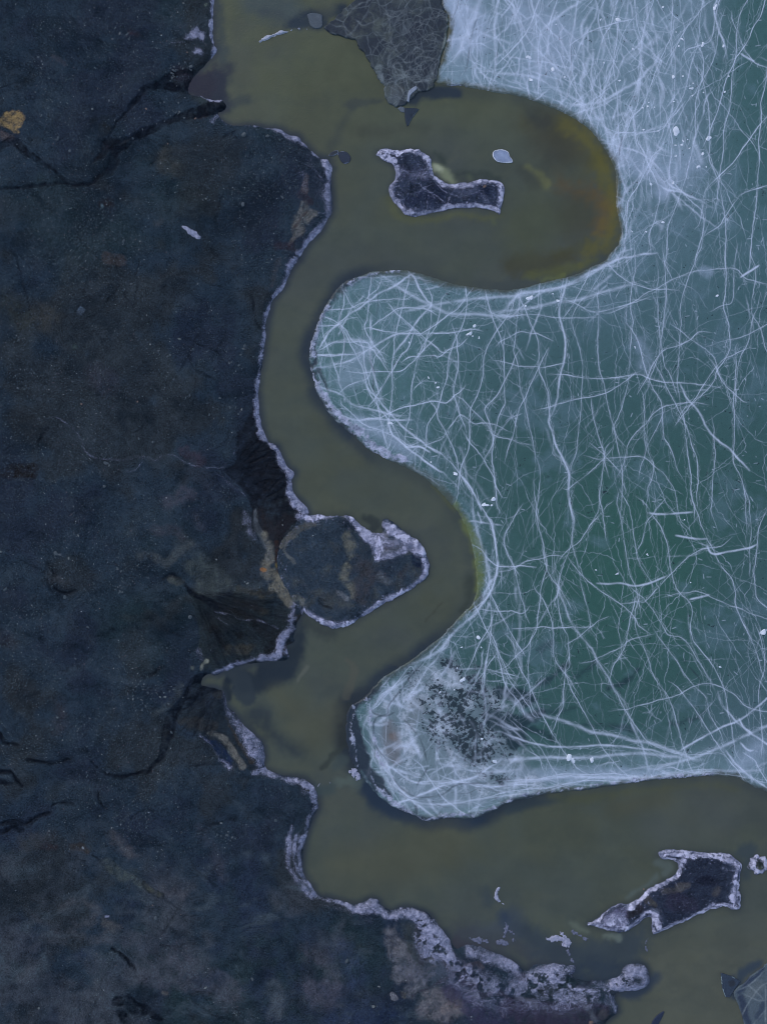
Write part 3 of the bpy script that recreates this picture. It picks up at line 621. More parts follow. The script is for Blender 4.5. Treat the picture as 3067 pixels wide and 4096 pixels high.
    p(P('02', '1340,960,7 1310,1010,9'), (100, 108, 108), .9, 3, 3); p(P('02', '1250,1000,8'), (80, 90, 92), .8, 4, 3)
    # mud ramps on the north headland
    p(P('10', '330,1150,10 320,1240,14'), (64, 64, 74), .85, 4, 5); p(P('10', '320,1330,14 300,1420,24 270,1500,22 330,1400,24 380,1390,14'), (86, 90, 96), .85, 7, 9); p(P('10', '230,1580,8 250,1540,8'), (70, 72, 78), .8, 4, 4)
    p(P('10', '330,1370,6 280,1440,5 240,1500,5'), (52, 48, 54), .8, 3, 3); p(P('10', '290,1260,14 350,1310,16'), (38, 34, 46), .7, 6, 6); p(P('10', '150,1590,14 240,1600,14'), (36, 34, 46), .8, 6, 6)
    p(P('11', '110,200,8 120,120,10 150,40,14'), (48, 54, 66), .8, 5, 4)
    fl = 1 - np.exp(-creases(X, Y)); m = (0.7 * fl)[..., None]; S.col[...] = S.col * (1 - m) + np.asarray(alb(14, 18, 27), np.float32) * m
    # streams
    wet = np.zeros(X.shape, np.float32)
    for st in STREAMS:
        st = st * np.array([1, 1, 1.3])
        p(st, (11, 17, 28), .97, 5, 6); S.add(wet, st, 1, 4, 4)
    p(P('00', '790,960,4 840,930,5 860,915,3'), (40, 46, 56), .8, 3, 2); p(P('00', '720,970,4 690,990,4'), (28, 32, 44), .8, 6, 4)
    for q in (dk, fan, fanb): S.add(wet, q, 0.75, 5, 4, True)
    frost = np.zeros(X.shape, np.float32)
    for t, s, a in FROST_BANDS: 
        if a > 0:
            q = P(t, s); q[:, 2] = q[:, 2] * 1.25 + 1.5; S.add(frost, q, min(a * 1.12, 1.15), 9 + (0.6 if q[:, 2].mean() > 20 else 0.35) * float(q[:, 2].mean()), 8)
    frost = frost * np.clip(1.0 + .28 * n1 + .15 * n2, .6, 1.25)
    frost = np.maximum(frost, 1 - np.exp(-0.95 * veins(X, Y)))
    # a soft shoulder of thin frost back from the strongest bands
    return wet, frost

gx = axis(0, 3067, 3.0, 60000, 160); gy = axis(0, 4096, 3.0, 60000, 160)
G = Sheet(gx, gy)
wet, frost = ground_paint(G)
sdl = sdShore(G.X, G.Y) + 3.5 * G.n2 + 2.5 * G.n1
# holes in the porous salt crust
hol = fbm(G.X, G.Y, 22, 3, 77, 0.6)
zone = np.zeros(G.X.shape, np.float32)
for t, s in (('13', '1060,1010,26 1100,1100,40 1160,1200,40'), ('13', '1260,1240,40 1400,1330,60 1600,1420,60'), ('23', '0,1400,60 200,1400,60 400,1440,60 700,1400,40')): G.add(zone, P(t, s), 1, 12, 4)
frost = frost * (1 - 0.75 * zone * sstep(0.08, 0.55, hol))
land = sstep(-6, 30, sdl)
z = 0.30 * np.tanh(sdl / 22.0)
z = z + land * (0.35 * sstep(0, 500, sdl) + 0.05 * G.n1 * sstep(10, 120, sdl) + 0.26 * fbm(G.X, G.Y, 150, 2, 63) * sstep(20, 160, sdl) - 0.05 * np.clip(creases(G.X, G.Y), 0, 1.5) + 0.02 * G.n2 * sstep(5, 40, sdl) + 0.5 * fbm(G.X, G.Y, 700, 3, 61) * sstep(60, 500, sdl))
z = z + 0.05 * np.clip(frost, 0, 1) * land
wsm = wet * land
z = z - 0.05 * wsm * sstep(30, 100, sdl)
z = np.where(sdl > 4, np.maximum(z, 0.02), z)
# sea bed dark under the water
bed = (1 - sstep(-3, 3, sdl))[..., None]
G.col = G.col * (1 - bed) + np.asarray(alb(26, 34, 50), np.float32) * bed
zice = sdIce(G.X, G.Y); z = np.where(zice > -30, np.minimum(z, -0.15), z)
me = grid_mesh('ground', gx, gy, z, None, G.col, {'frost': frost, 'wet': wet})
ground = link('ground', me, None, [M_GROUND]); tag(ground, kind='structure')
GZ = z; GS = sdl; GW = wet
def ground_z(X, Y):
    i = np.clip(np.searchsorted(gx, X), 1, len(gx) - 1); j = np.clip(np.searchsorted(gy, Y), 1, len(gy) - 1); return GZ[j, i]
def ground_s(X, Y, A):
    i = np.clip(np.searchsorted(gx, X), 1, len(gx) - 1); j = np.clip(np.searchsorted(gy, Y), 1, len(gy) - 1); return A[j, i]

# ------------------------------------------------------------------ RIVER WATER
rx = axis(0, 3067, 6.0, 60000, 160); ry = axis(0, 4096, 6.0, 60000, 160)
W = Sheet(rx, ry)
n1, n2 = W.n1, W.n2
nb = fbm(W.X, W.Y, 420, 4, 51, 0.6)
W.col[...] = np.asarray(alb(64, 73, 70), np.float32)
def wmix(c, m):
    m = np.clip(m, 0, 1)[..., None]; W.col[...] = W.col * (1 - m) + np.asarray(alb(*c), np.float32) * m
wmix((72, 80, 66), sstep(700, 300, W.Y) * 0.8); wmix((64, 70, 58), 0.4 * sstep(0, .6, nb)); wmix((60, 68, 72), 0.5 * sstep(0, .6, -nb)); wmix((62, 72, 74), sstep(3300, 3700, W.Y) * 0.35)
wmix((74, 80, 76), sstep(2300, 2700, W.X) * sstep(3500, 3900, W.Y) * 0.8)
sdw = sdShore(W.X, W.Y); sdi = sdIce(W.X, W.Y)
wmix((34, 44, 60), 0.85 * sstep(-34, 2, sdw + 8 * n1)); hk = np.clip(sstep(1560, 1400, W.X) + sstep(2450, 2600, W.Y) * sstep(2300, 2100, W.X), 0, 1) * .65 + .25
wmix((34, 45, 60), hk * sstep(-60, -6, sdi + 16 * n1))
ISLs = [(ISL_A, 26), (ISL_C, 30), (ISLET, 30)]
for q, wd in ISLs:
    cq = catmull(q, 3, True)
    W.paint(np.column_stack([cq[:, :2], cq[:, 0] * 0]), (34, 44, 60), .8, wd, 6, True)
wp = W.paint
sk = fbm((W.X + W.Y * .3) * .5 + 50 * W.n1, W.Y + 40 * W.n1, 70, 5, 211, .65); wmix((78, 84, 72), .22 * np.clip(sk, 0, 1)); wmix((50, 60, 64), .28 * np.clip(-sk, 0, 1))
# sediment, weed and algae colours in the bends
wp(P('20', '100,780,30 250,820,50 400,900,60 520,1030,60'), (66, 66, 44), .6, 60, 25); wp(P('20', '330,790,20 440,860,24 520,960,26 560,1060,24 600,1200,20'), (70, 72, 46), .55, 26, 18)
wp(P('20', '560,1000,20 620,1100,24 650,1250,24 660,1400,26 640,1520,30'), (78, 78, 42), .6, 26, 16); wp(P('20', '340,1200,14 450,1240,16 560,1270,18 610,1340,20 590,1480,18'), (80, 66, 46), .55, 50, 30)
wp(P('20', '600,1280,16 630,1380,18 620,1480,16'), (86, 74, 46), .3, 50, 30); wp(P('20', '450,1600,30 560,1600,24 300,1640,20'), (66, 68, 40), .5, 30, 16)
wp(P('21', '0,60,40 200,40,40 400,20,30'), (58, 58, 40), .6, 30, 18); wp(P('21', '120,130,14 300,100,18 450,60,18 550,20,12'), (76, 82, 52), .6, 16, 12); wp(P('21', '200,160,6 340,130,8'), (96, 106, 60), .5, 12, 8)
wp(P('20', '100,1080,10 170,1110,10 200,1160,12 230,1200,10'), (96, 102, 70), .6, 16, 14); wp(P('20', '60,1100,20 150,1180,30'), (54, 60, 58), .6, 20, 14)
wp(P('20', '200,800,30 120,740,20'), (44, 52, 58), .6, 26, 14); wp(P('20', '300,950,90 200,900,60'), (52, 54, 50), .6, 70, 20); wp(P('20', '430,1400,90'), (54, 54, 40), .5, 70, 20); wp(P('20', '100,1450,120'), (66, 74, 58), .6, 90, 20)
wp(P('10', '860,1280,12 900,1360,14 960,1410,14 1100,1420,12 1300,1390,12 1500,1410,14 1590,1400,10'), (78, 84, 56), .5, 16, 12); wp(P('10', '1540,1440,8'), (84, 96, 60), .7, 20, 8)
wp(P('10', '1150,1075,14 1200,1095,18 1240,1140,14 1270,1180,8'), (104, 116, 100), .85, 14, 8); wp(P('10', '1165,1085,12 1185,1090,10'), (140, 152, 140), .8, 10, 6); wp(P('10', '1380,1140,10'), (84, 96, 80), .8, 12, 6)
wp(P('10', '1180,1010,12 1200,1040,16 1160,1000,10'), (46, 56, 56), .9, 16, 10); wp(P('10', '1300,1130,12 1450,1125,16 1560,1150,14'), (44, 54, 54), .7, 16, 10)
wp(P('20', '380,830,16 470,900,20 540,990,22 600,1100,22 640,1230,20 660,1350,18 650,1470,18 600,1570,20 480,1650,20'), (86, 86, 48), .6, 36, 34)
wp(P('20', '470,1230,10 560,1290,14 600,1380,14 590,1480,10'), (90, 78, 48), .4, 44, 38)
# the darker shelf below the dirty ice and the wedge across the channel
wp(P('10', '600,680,20 680,660,16 800,660,8'), (48, 56, 62), .6, 12, 8); wp(P('10', '620,700,10 560,800,14 520,900,16 480,960,14'), (52, 60, 62), .6, 20, 8); wp(P('10', '1010,640,30 1060,620,20 1150,600,24 1300,600,20'), (30, 42, 60), .85, 14, 8)
wp(P('10', '0,0,60 200,60,60 280,120,20'), (56, 70, 80), .7, 50, 20); wp(P('10', '230,140,16 330,100,24 420,100,24 560,60,24'), (32, 44, 60), .95, 18, 10); wp(P('10', '200,180,10 300,150,24 430,150,24'), (36, 48, 62), .9, 14, 8); wp(P('10', '470,60,30 420,20,30'), (66, 74, 70), .7, 24, 8); wp(P('10', '700,850,24 850,860,20 950,820,14 1100,830,10'), (56, 62, 58), .6, 26, 12)
wp(P('10', '30,70,10 180,100,10'), (50, 60, 70), .6, 20, 12)
# plumes from the stream mouths
wp(P('00', '1230,540,40 1330,560,60 1400,520,40 1380,620,40'), (33, 36, 52), .97, 16, 10)
wp(P('00', '1420,640,30 1470,700,24 1440,560,26 1480,430,16 1400,480,24'), (36, 44, 58), .8, 22, 14); wp(P('00', '1500,680,18 1590,640,16'), (46, 56, 64), .7, 20, 12); wp(P('00', '1420,40,14 1430,140,10 1440,380,14 1460,320,12'), (44, 56, 66), .7, 18, 8)
# west bays
wp(P('12', '720,1180,30 640,1220,34 590,1300,40 575,1420,40 600,1560,40 660,1656,40'), (36, 44, 54), .75, 30, 16); wp(P('13', '700,60,30 770,190,34 880,270,30 1040,330,30 1250,345,26 1450,330,20'), (32, 46, 66), .8, 26, 16)
wp(P('12', '60,1010,40 200,1000,34 270,870,30 300,760,20'), (32, 42, 53), .95, 22, 12); wp(P('12', '-60,1100,50 0,1100,50 100,1070,40 220,1060,26'), (30, 40, 52), .95, 26, 14); wp(P('12', '0,1320,50 60,1280,30 80,1400,30 180,1500,24 280,1560,20'), (34, 44, 56), .75, 34, 16)
wp(P('12', '330,720,20 420,780,24 500,800,18'), (44, 52, 56), .7, 22, 12); wp(P('12', '270,1100,8 310,1040,9 330,1000,6'), (82, 88, 86), .55, 4, 4); wp(P('12', '590,950,10 640,1000,14 610,1100,14 590,1200,14'), (74, 76, 72), .45, 5, 4)
wp(P('12', '150,1180,30 380,1400,80 500,1300,40'), (72, 76, 64), .5, 60, 16); wp(P('12', '480,1580,8 530,1540,6 570,1510,4 460,1620,10 420,1656,10'), (46, 54, 54), .8, 6, 3); wp(P('12', '560,1610,24 520,1640,20'), (56, 68, 72), .7, 16, 10)
wp(P('12', '1200,580,4 1140,650,4 1090,700,4'), (52, 54, 50), .5, 5, 4); wp(P('02', '1500,1050,30 1570,1100,36 1600,1200,34 1540,1150,30'), (40, 50, 60), .9, 10, 8); wp(P('02', '1470,1100,12 1480,1200,12'), (24, 34, 46), .85, 10, 8)
wp(P('12', '560,1400,14 575,1500,14 600,1250,10'), (38, 44, 46), .7, 14, 8); wp(P('12', '700,40,12 770,70,16 760,110,14'), (38, 46, 50), .8, 12, 8)
# green weed along the east bend
wp(P('12', '1340,60,10 1400,180,12 1430,300,14 1440,420,14 1420,500,10'), (84, 96, 60), .8, 14, 8); wp(P('12', '1380,440,14 1380,560,12 1330,640,12'), (48, 56, 54), .7, 14, 10)
wp(P('11', '1150,1490,8 1220,1560,10 1290,1640,10'), (72, 80, 58), .6, 12, 8)
# south-east channel
wp(P('23', '0,270,20 150,230,16 350,190,12'), (42, 54, 64), .8, 18, 12); wp(P('23', '250,180,12 450,200,16 800,150,12 1100,120,10 1350,110,12 1450,140,10'), (70, 76, 56), .5, 20, 12); wp(P('23', '700,260,40 1000,200,40'), (66, 70, 60), .6, 50, 16); wp(P('23', '1300,300,120 1000,400,100'), (68, 76, 78), .5, 80, 20)
wp(P('13', '550,640,60 900,600,100 1200,500,100'), (72, 76, 64), .55, 90, 20); wp(P('13', '1480,800,16 1500,870,18'), (46, 58, 70), .6, 24, 10); wp(P('13', '1600,950,20 1610,1040,20'), (34, 48, 72), .8, 20, 12)
wp(P('13', '1340,1080,30 1480,1060,34 1656,1060,34 1500,1130,24'), (58, 68, 80), .75, 20, 14); wp(P('13', '1300,1120,20 1340,1150,20 1500,1160,14'), (52, 52, 64), .8, 14, 10)
wp(P('23', '0,960,40 30,1040,40'), (48, 60, 78), .6, 30, 12); wp(P('23', '-300,1060,40 -150,1130,44 0,1130,46 150,1190,44 350,1200,44'), (54, 60, 70), .8, 40, 24); wp(P('23', '100,1080,40 300,1190,60 500,1200,60 650,1200,64 800,1130,50 850,1040,24'), (47, 58, 70), .85, 40, 26); wp(P('23', '500,1280,40 640,1310,40 440,1340,30'), (40, 52, 68), .8, 30, 18)
wp(P('23', '390,1000,10 440,1040,14 500,1060,10'), (86, 98, 94), .6, 12, 10); wp(P('23', '600,1080,10 700,1100,10'), (92, 106, 106), .7, 10, 8); wp(P('23', '960,620,20 1020,640,20 1000,680,14'), (72, 84, 86), .85, 12, 6); wp(P('23', '750,830,8 880,760,8 940,700,10'), (74, 88, 92), .6, 14, 8)
wp(P('23', '1500,540,30 1560,520,20 1520,700,16'), (46, 58, 70), .7, 16, 10); wp(P('23', '880,1400,20 940,1350,20 820,1460,20 720,1470,14'), (42, 54, 72), .8, 16, 8); wp(P('23', '1420,1380,20 1440,1480,18 1500,1330,20 1600,1270,16'), (40, 54, 74), .8, 16, 8)
wp(P('13', '620,80,26 660,100,20 540,90,12'), (74, 88, 88), .6, 14, 12); wp(P('13', '400,150,24 480,130,20'), (52, 66, 72), .7, 14, 8)
rip = 0.10 + 0.9 * sstep(900, 500, W.Y) * sstep(1600, 1350, W.X + 0.25 * W.Y)
me = grid_mesh('river_water', rx, ry, 0.004 * W.n1 * 0, None, W.col, {'ripple': rip})
tag(link('river_water', me, None, [M_WATER]), kind='structure')

# ------------------------------------------------------------------ LAKE ICE
cr = Canvas(); dkc = Canvas()
def crack(tile, s, w_=8, a=1.0, plain=False):
    p = P(tile, s)[:, :2]; u = p[0] - p[1]; v = p[-1] - p[-2]; u = u / np.hypot(*u); v = v / np.hypot(*v)
    p = np.vstack([p[0] + u * 90 + rng.normal(0, 14, 2), p[0] + u * 40 + rng.normal(0, 4, 2), p, p[-1] + v * 40 + rng.normal(0, 4, 2), p[-1] + v * 90 + rng.normal(0, 14, 2)])
    q = catmull(p, 6)
    sg = (1.3 if w_ < 11.5 else 2.0) if w_ < 13 else w_ * 0.20
    cr.line(q, sg, (1.5 + .6 * rng.random() if w_ < 13 else .9) * a, 3.5)
    if plain: return
    cr.line(q, 3.6 if w_ < 13 else sg * 2.4, 0.10 * a, 6); 
    for k in range(2):
        cr.line(q + rng.normal(0, 5, 2), 1.3, 0.30 * a, 18)
    # hair cracks leaving the line
    L = np.hypot(*(q[1:] - q[:-1]).T).sum()
    for k in range(int(L / 120)):
        i = rng.integers(0, len(q) - 1); t = q[i + 1] - q[i]; an = math.atan2(t[1], t[0]) + rng.choice([-1, 1]) * (0.25 + rng.random() * 0.9) + (math.pi if rng.random() < .4 else 0)
        l = 40 + 190 * rng.random() ** 1.8; b = an + rng.normal() * 0.3
        m = q[i] + l * .5 * np.array([math.cos(an), math.sin(an)]); e = m + l * .5 * np.array([math.cos(b), math.sin(b)])
        cr.line(catmull(np.array([q[i], m, e]), 4), 1.3, (0.16 + .26 * rng.random()) * a, 6)
MAIN = {
'20': ['1040,0 1040,120 1030,230 1050,330 1060,420 1055,560|9', '1240,0 1215,150 1210,270 1170,400 1130,560 1080,680 1010,790 960,910 920,1010|9', '1530,0 1480,90 1460,200 1450,350 1430,480 1425,600 1400,740 1370,870 1370,980 1350,1100 1330,1250|9',
 '1640,0 1610,100 1560,190 1520,280 1460,360 1380,540 1340,700 1290,830|8', '1656,430 1640,560 1610,660 1615,760 1600,900 1605,1030 1595,1160 1580,1330 1560,1480 1545,1656|9', '800,0 810,150 840,280 835,450 830,560 820,650 790,760 800,880|11', '920,0 870,130 840,270|8',
 '690,0 640,160 590,260 550,440 520,600 515,700|9', '690,170 680,290 660,400 675,540 690,700 690,830 700,950|9', '1200,290 1240,380 1235,500 1200,620 1190,760 1185,880 1160,1000 1130,1130 1100,1240 1050,1370 1010,1480 1005,1656|9', '1345,200 1300,400 1220,540|8',
 '1030,250 960,400 900,560 850,690 780,760 740,860 690,960|8', '1240,520 1260,620 1280,740 1280,900 1280,1030 1310,1110 1350,1220 1380,1400 1385,1500 1380,1656|8', '1100,1240 1170,1310 1230,1370 1240,1480 1200,1640|8', '700,950 800,980 870,1010 960,1100 1020,1190 1100,1240|12',
 '1656,750 1560,870 1500,960 1430,1060 1340,1140 1260,1230 1230,1370|8', '0,480 100,490 200,520 280,570 380,620 480,690 560,760 640,880 700,960|22', '180,0 130,150 60,270 0,330|9', '300,0 250,150 230,320 200,400 180,540|10', '430,0 400,200 380,300 385,420 370,600 330,660|14', '130,0 160,150 175,300 180,480|7',
 '600,0 560,120 600,260 660,400|6', '790,760 810,900 860,1000 880,1060|9', '1050,330 1120,200 1200,100|5', '740,860 850,860 960,840 1010,790|5', '1460,200 1500,300 1570,400 1656,440|8', '280,280 330,400 380,520 450,640 530,820|8', '440,250 520,200 640,160|5', '510,830 520,700 600,600 660,400|7',
 '690,960 700,1100 690,1300 740,1480 730,1560|8', '870,1010 900,1100 960,1250 930,1400 900,1500|5', '1010,790 1040,920 1020,1150|6', '890,1060 820,1200 760,1300 740,1480|8', '1380,1400 1450,1300 1500,1250 1656,1200|4', '1330,60 1290,250 1200,300|7', '1330,0 1310,60 1345,200|12'],
'11': ['985,170 950,300 930,400 910,480 895,540 890,640 880,740 880,850 865,1000 860,1060|10', '1350,180 1360,300 1350,400 1310,500 1260,600 1240,700 1230,800 1200,900 1170,1000 1110,1100 1100,1220 1070,1310|11', '1190,340 1160,450 1100,540 1060,620 1030,720 1010,840 1000,960 990,1050|11',
 '740,490 745,560 735,620 740,680 760,760|12', '730,250 720,400 700,470 750,560|10', '1060,650 1150,640 1180,650 1260,600|8', '740,750 830,750 900,750 950,740 1000,700 1060,640|9', '1656,330 1620,400 1560,480 1500,580 1470,680 1460,800 1420,920 1390,990 1380,1100 1370,1250 1330,1350 1310,1470|9',
 '1656,700 1600,820 1560,900 1480,980 1510,1080 1530,1180 1525,1300 1540,1430 1550,1550|8', '1600,640 1600,780 1605,900 1605,960 1560,1060 1540,1160|6', '860,1020 950,980 1050,960 1150,940 1230,950 1290,900|7', '780,920 850,1000 930,1090 1000,1150 1100,1220|12', '780,900 880,740 940,640|6',
 '440,720 600,680 740,600 860,530|13', '410,640 470,650 570,640|4', '480,350 600,340 700,300 900,280|9', '400,450 520,450 540,430|7', '560,180 570,300 540,420 570,520 565,620|5', '1100,1220 1200,1180 1260,1100 1320,1030 1400,1080 1460,1080|9', '1320,1030 1280,900 1290,800 1310,700 1300,600|6',
 '720,300 800,240 900,190 1000,120|12', '900,180 1000,250 1130,320 1250,370 1400,380 1600,385|18', '1130,320 1300,290 1500,270 1656,260|16', '1050,200 1100,290 1130,320 1050,410 950,560|12', '1360,260 1300,340 1190,420|7', '1480,230 1520,380 1560,480|8', '1130,330 1130,450 1100,540|8', '940,400 1020,470 1100,540 1160,580|7',
 '480,870 560,900 620,960 700,980 850,1020|14', '520,1020 640,1060 760,1050 860,1060|12', '700,680 720,780 760,880 780,930 800,1050 830,1180|9', '430,600 520,560 700,560 740,600|8', '600,1000 700,1090 820,1130 930,1190|10', '1390,990 1480,1080 1540,1160 1656,1190|6', '1100,1230 1180,1270 1260,1340 1310,1400|11', '1420,1250 1480,1330 1530,1420|8',
 '1180,1050 1230,1150 1280,1260 1310,1380|6', '800,480 930,500 1090,500 1240,500 1350,480|8', '860,380 930,340 1040,340|8', '640,820 720,790 760,700|8', '430,480 450,560 500,700|6', '460,400 560,460 640,560 740,600|6', '580,240 640,330 740,250|9', '620,580 680,700 740,900 860,1060|7'],
'21': ['800,0 800,100 780,180 770,330 785,430 775,550 765,700 750,830 720,950 690,1050 665,1110 680,1200 705,1310 715,1400 720,1520 705,1656|10', '360,170 330,270 310,370 330,460 350,560 340,680 320,770 300,900 270,1010 240,1060 270,1150 290,1230 340,1330 375,1410 375,1550 390,1656|12',
 '620,50 500,240 420,340 390,430 430,560 460,700 465,800 455,900 450,1000 430,1150 420,1270 400,1340 375,1410|9', '560,260 565,400 560,560 570,740 600,830 615,930 640,1030 665,1110|9', '60,230 40,380 30,520 15,620 45,700 60,850 80,920 100,1010 120,1100 140,1200 160,1290 185,1370 180,1500 165,1656|10',
 '100,370 140,470 180,580 180,720 215,820 240,900 240,960|10', '0,700 50,715 160,715|8', '410,780 500,790 620,790 750,780 830,765 900,790 990,815 1100,820 1210,830|10', '300,960 400,930 520,910 600,890 680,850 750,800|11', '180,720 110,870 70,950 40,1030 20,1150 0,1200|5', '1200,0 1160,100 1120,220 1095,330 1095,450 1085,600 1075,750 1075,850|8',
 '990,50 1000,180 1000,280 985,430 970,560 990,700 1020,760|9', '780,480 820,560 850,680 880,770 920,870 970,950 980,1060 985,1170 1020,1230 1050,1310|11', '1380,0 1390,160 1370,320 1400,420 1410,540 1400,640 1330,740 1320,800 1270,860 1170,950|8', '1550,0 1580,100 1555,300 1560,380 1610,470 1640,580|9',
 '1560,400 1530,560 1480,650 1460,780 1440,900 1440,1050 1440,1180 1435,1260 1440,1350 1490,1450 1510,1570 1515,1656|9', '1160,950 1220,1020 1260,1110 1320,1180 1400,1240 1440,1280|12', '620,50 720,140 790,180 880,210 940,220|7', '700,340 800,290 870,240 940,210 1050,150 1200,100 1260,90 1440,80 1520,150 1656,180|10',
 '740,1290 760,1210 810,1140 870,1080 930,1010 1000,970 1130,950 1160,950|9', '620,1310 740,1300 850,1300 930,1360 1000,1420 1060,1540 1080,1656|10', '600,1290 570,1180 530,1040|8', '1160,540 1090,580 1000,600 930,680 880,780|7', '1160,540 1300,640 1330,740|6', '990,820 1050,940 1110,1060 1140,1130 1170,1230 1200,1320 1210,1450 1205,1500|8',
 '1120,1100 1130,1200 1150,1350 1170,1560|6', '600,1320 585,1430 570,1550 590,1656|7', '860,1050 860,1200 920,1350 900,1450|6', '1310,1180 1320,1300 1300,1480 1300,1600|7', '900,780 960,600 950,420 940,220|5', '0,300 60,240 190,230 330,200 450,140 600,60|16', '0,350 150,330 300,300 420,290 560,240 700,210|15', '120,240 200,220 400,180 620,60|14', '0,395 130,380 300,400 440,400|6',
 '600,60 700,20 800,0|12', '430,260 500,120 520,0|9', '330,200 360,80 390,0|8', '180,240 190,120 200,60|6', '0,520 60,490 130,500|6', '420,310 520,360 620,350 760,310|7', '1440,80 1430,290 1370,320|5', '1410,540 1500,520 1656,440|5', '1440,640 1340,700 1160,960|4', '1330,740 1380,830 1440,890|5', '860,1300 880,1230 940,1110|5',
 '600,1310 530,1380 420,1470|5', '620,1310 700,1390 720,1450|9', '1450,660 1450,820|8'],
'22': ['165,0 180,100 205,190 215,280 230,360 200,460 180,600 165,750 150,790 110,860 40,920 0,960|8', '390,0 400,100 390,210 340,330 310,440 300,520|11', '580,10 510,90 450,180 390,230|9', '300,480 350,620 400,730 470,830 530,900 570,980 620,1060 670,1160 730,1230 760,1310 800,1410 840,1500 870,1600|13',
 '300,520 310,640 330,740 360,800 370,900 375,1000 350,1040 390,1150 440,1240 490,1330 540,1420 590,1520 640,1590 700,1656|11', '230,360 260,430 300,480|9', '400,230 440,380 460,500 490,600 510,700|7', '700,0 730,180 760,380 800,480 820,560|8', '820,570 800,650 805,750 840,850 890,950 910,1030 960,1120 1010,1190 1050,1290 1070,1370 1100,1480 1130,1580 1160,1656|9',
 '820,580 860,580 930,510 1000,430 1040,390 1120,310 1230,240 1290,230|9', '770,0 800,200 820,320 870,400|5', '900,0 970,110 1010,240 1030,380 1070,500 1140,570 1170,640 1155,740 1180,830 1240,910 1300,990 1350,1080 1380,1160 1400,1290 1420,1380 1440,1500|9', '1200,0 1250,130 1310,260 1350,340 1420,430 1450,520 1450,600 1500,720 1560,840 1600,960|9',
 '1540,0 1550,100 1540,260|7', '1640,0 1600,100 1590,220 1570,380 1580,500 1590,560 1656,620|10', '1140,520 1200,510 1290,550 1400,600 1470,620 1560,660 1656,690|7', '450,400 540,480 640,550 730,610 800,690|8', '0,310 30,400 50,500 80,600|8', '50,350 100,320 190,300|7', '150,750 220,740 280,750 400,745|6',
 '800,1260 900,1235 980,1210 1080,1180 1180,1130 1280,1110 1370,1140 1450,1190 1520,1260 1656,1290|11', '860,570 960,700 1010,790 1090,810 1150,870 1200,950|6', '350,1050 340,1160 330,1260 300,1330|7', '200,560 260,700 280,930 320,1010 350,1050|6', '20,900 60,1020 110,1100 140,1180 180,1270 220,1350 280,1450 340,1550 400,1620|9', '120,880 110,1000 120,1160|5', '0,1100 60,1180 120,1260|9',
 '1000,870 1060,950 1130,1060 1190,1130 1260,1200 1280,1300 1320,1380|6', '1660,1200 1500,1330 1340,1400 1200,1480|12', '750,1300 830,1420 900,1490 1000,1540 1130,1570 1250,1560|9', '300,1340 420,1380 520,1420 650,1440 800,1480 900,1490 1000,1530 1120,1570|15', '0,1600 220,1590 400,1590 600,1580 800,1560 1000,1580|20', '1110,1180 1200,1300 1290,1440 1370,1560 1450,1656|9', '1620,850 1640,1000 1600,1150 1610,1300 1620,1450|8',
 '1656,1380 1400,1500 1200,1580 1000,1640|18', '1400,1290 1500,1400 1656,1500|12', '0,1450 150,1500 300,1520 600,1510 900,1540|12', '0,1350 100,1440 200,1540 260,1656|9', '770,700 740,850 690,950|5', '570,940 640,910 720,870|6', '910,20 880,60 860,130|6', '480,770 520,740|10'],
'12': ['1480,0 1520,80 1545,200 1555,330 1545,440 1505,540 1440,600|5', '1500,480 1430,640 1330,730 1260,800 1180,900 1060,960|16', '1656,60 1600,180 1640,300|6', '1400,600 1320,680 1240,760 1180,850|14', '1510,500 1520,650 1510,740 1440,860 1380,1000|6', '1430,640 1480,750 1550,880 1600,980|8', '1530,560 1600,700 1656,800|7', '1480,1020 1500,900 1520,740|9', '1380,1010 1480,1015 1580,1040|11',
 '1480,1020 1470,1150 1480,1250|12', '1480,1020 1420,1100|8', '1560,900 1600,1080 1656,1180|9', '1200,900 1160,960 1100,1020 1050,1100|14', '760,1260 820,1180 880,1140|18', '860,1150 880,1220 860,1260|16', '740,1300 740,1400 780,1500 840,1600|14', '1050,1090 1000,1000 900,1120 830,1200|10', '1420,80 1450,200 1480,300 1500,400|16', '1500,300 1560,350 1656,350|5', '1550,640 1656,640|4'],
'13': ['880,0 1000,80 1120,100 1300,90 1500,120|12', '1000,200 1200,120 1400,60 1500,0|12', '900,120 1050,220 1250,230 1450,200 1656,170|14', '1300,80 1460,120 1656,110|9', '1100,40 1200,180 1300,260|9', '860,40 950,160 1100,280|12'],
'23': ['0,80 200,70 330,40 560,40 700,40 870,65 1000,30 1170,15|4', '0,150 150,135 230,130 330,105 440,85|4', '135,190 270,135 370,110 440,85 560,80 660,85|4', '1100,15 1200,35 1400,40 1500,60|5', '200,0 240,80 300,110|10', '1480,0 1550,60 1656,130|12', '1600,0 1656,90|10', '0,100 300,60 600,60 900,60|18', '1100,30 1300,20 1500,20|16'],
}
for t, L in MAIN.items():
    for s in L:
        a, b = s.split('|'); crack(t, a, float(b), (0.9 if t not in ('21', '22') or float(b) > 12 else 0.66) * (.75 + .45 * rng.random()))
for s in ('880,5 950,15 1060,10 1180,0', '1060,150 1130,165 1210,175 1270,175', '550,460 620,465 710,460 790,478 860,470 940,440 1010,410', '1270,200 1270,230 1290,265 1330,275 1400,255 1530,235 1590,210', '1150,565 1280,535', '1600,790 1630,768 1656,765', '1470,1330 1500,1390 1560,1430', '1480,1490 1530,1540 1570,1540'):
    cr.line(catmull(P('22', s), 5), 2.4, 1.9, 2)
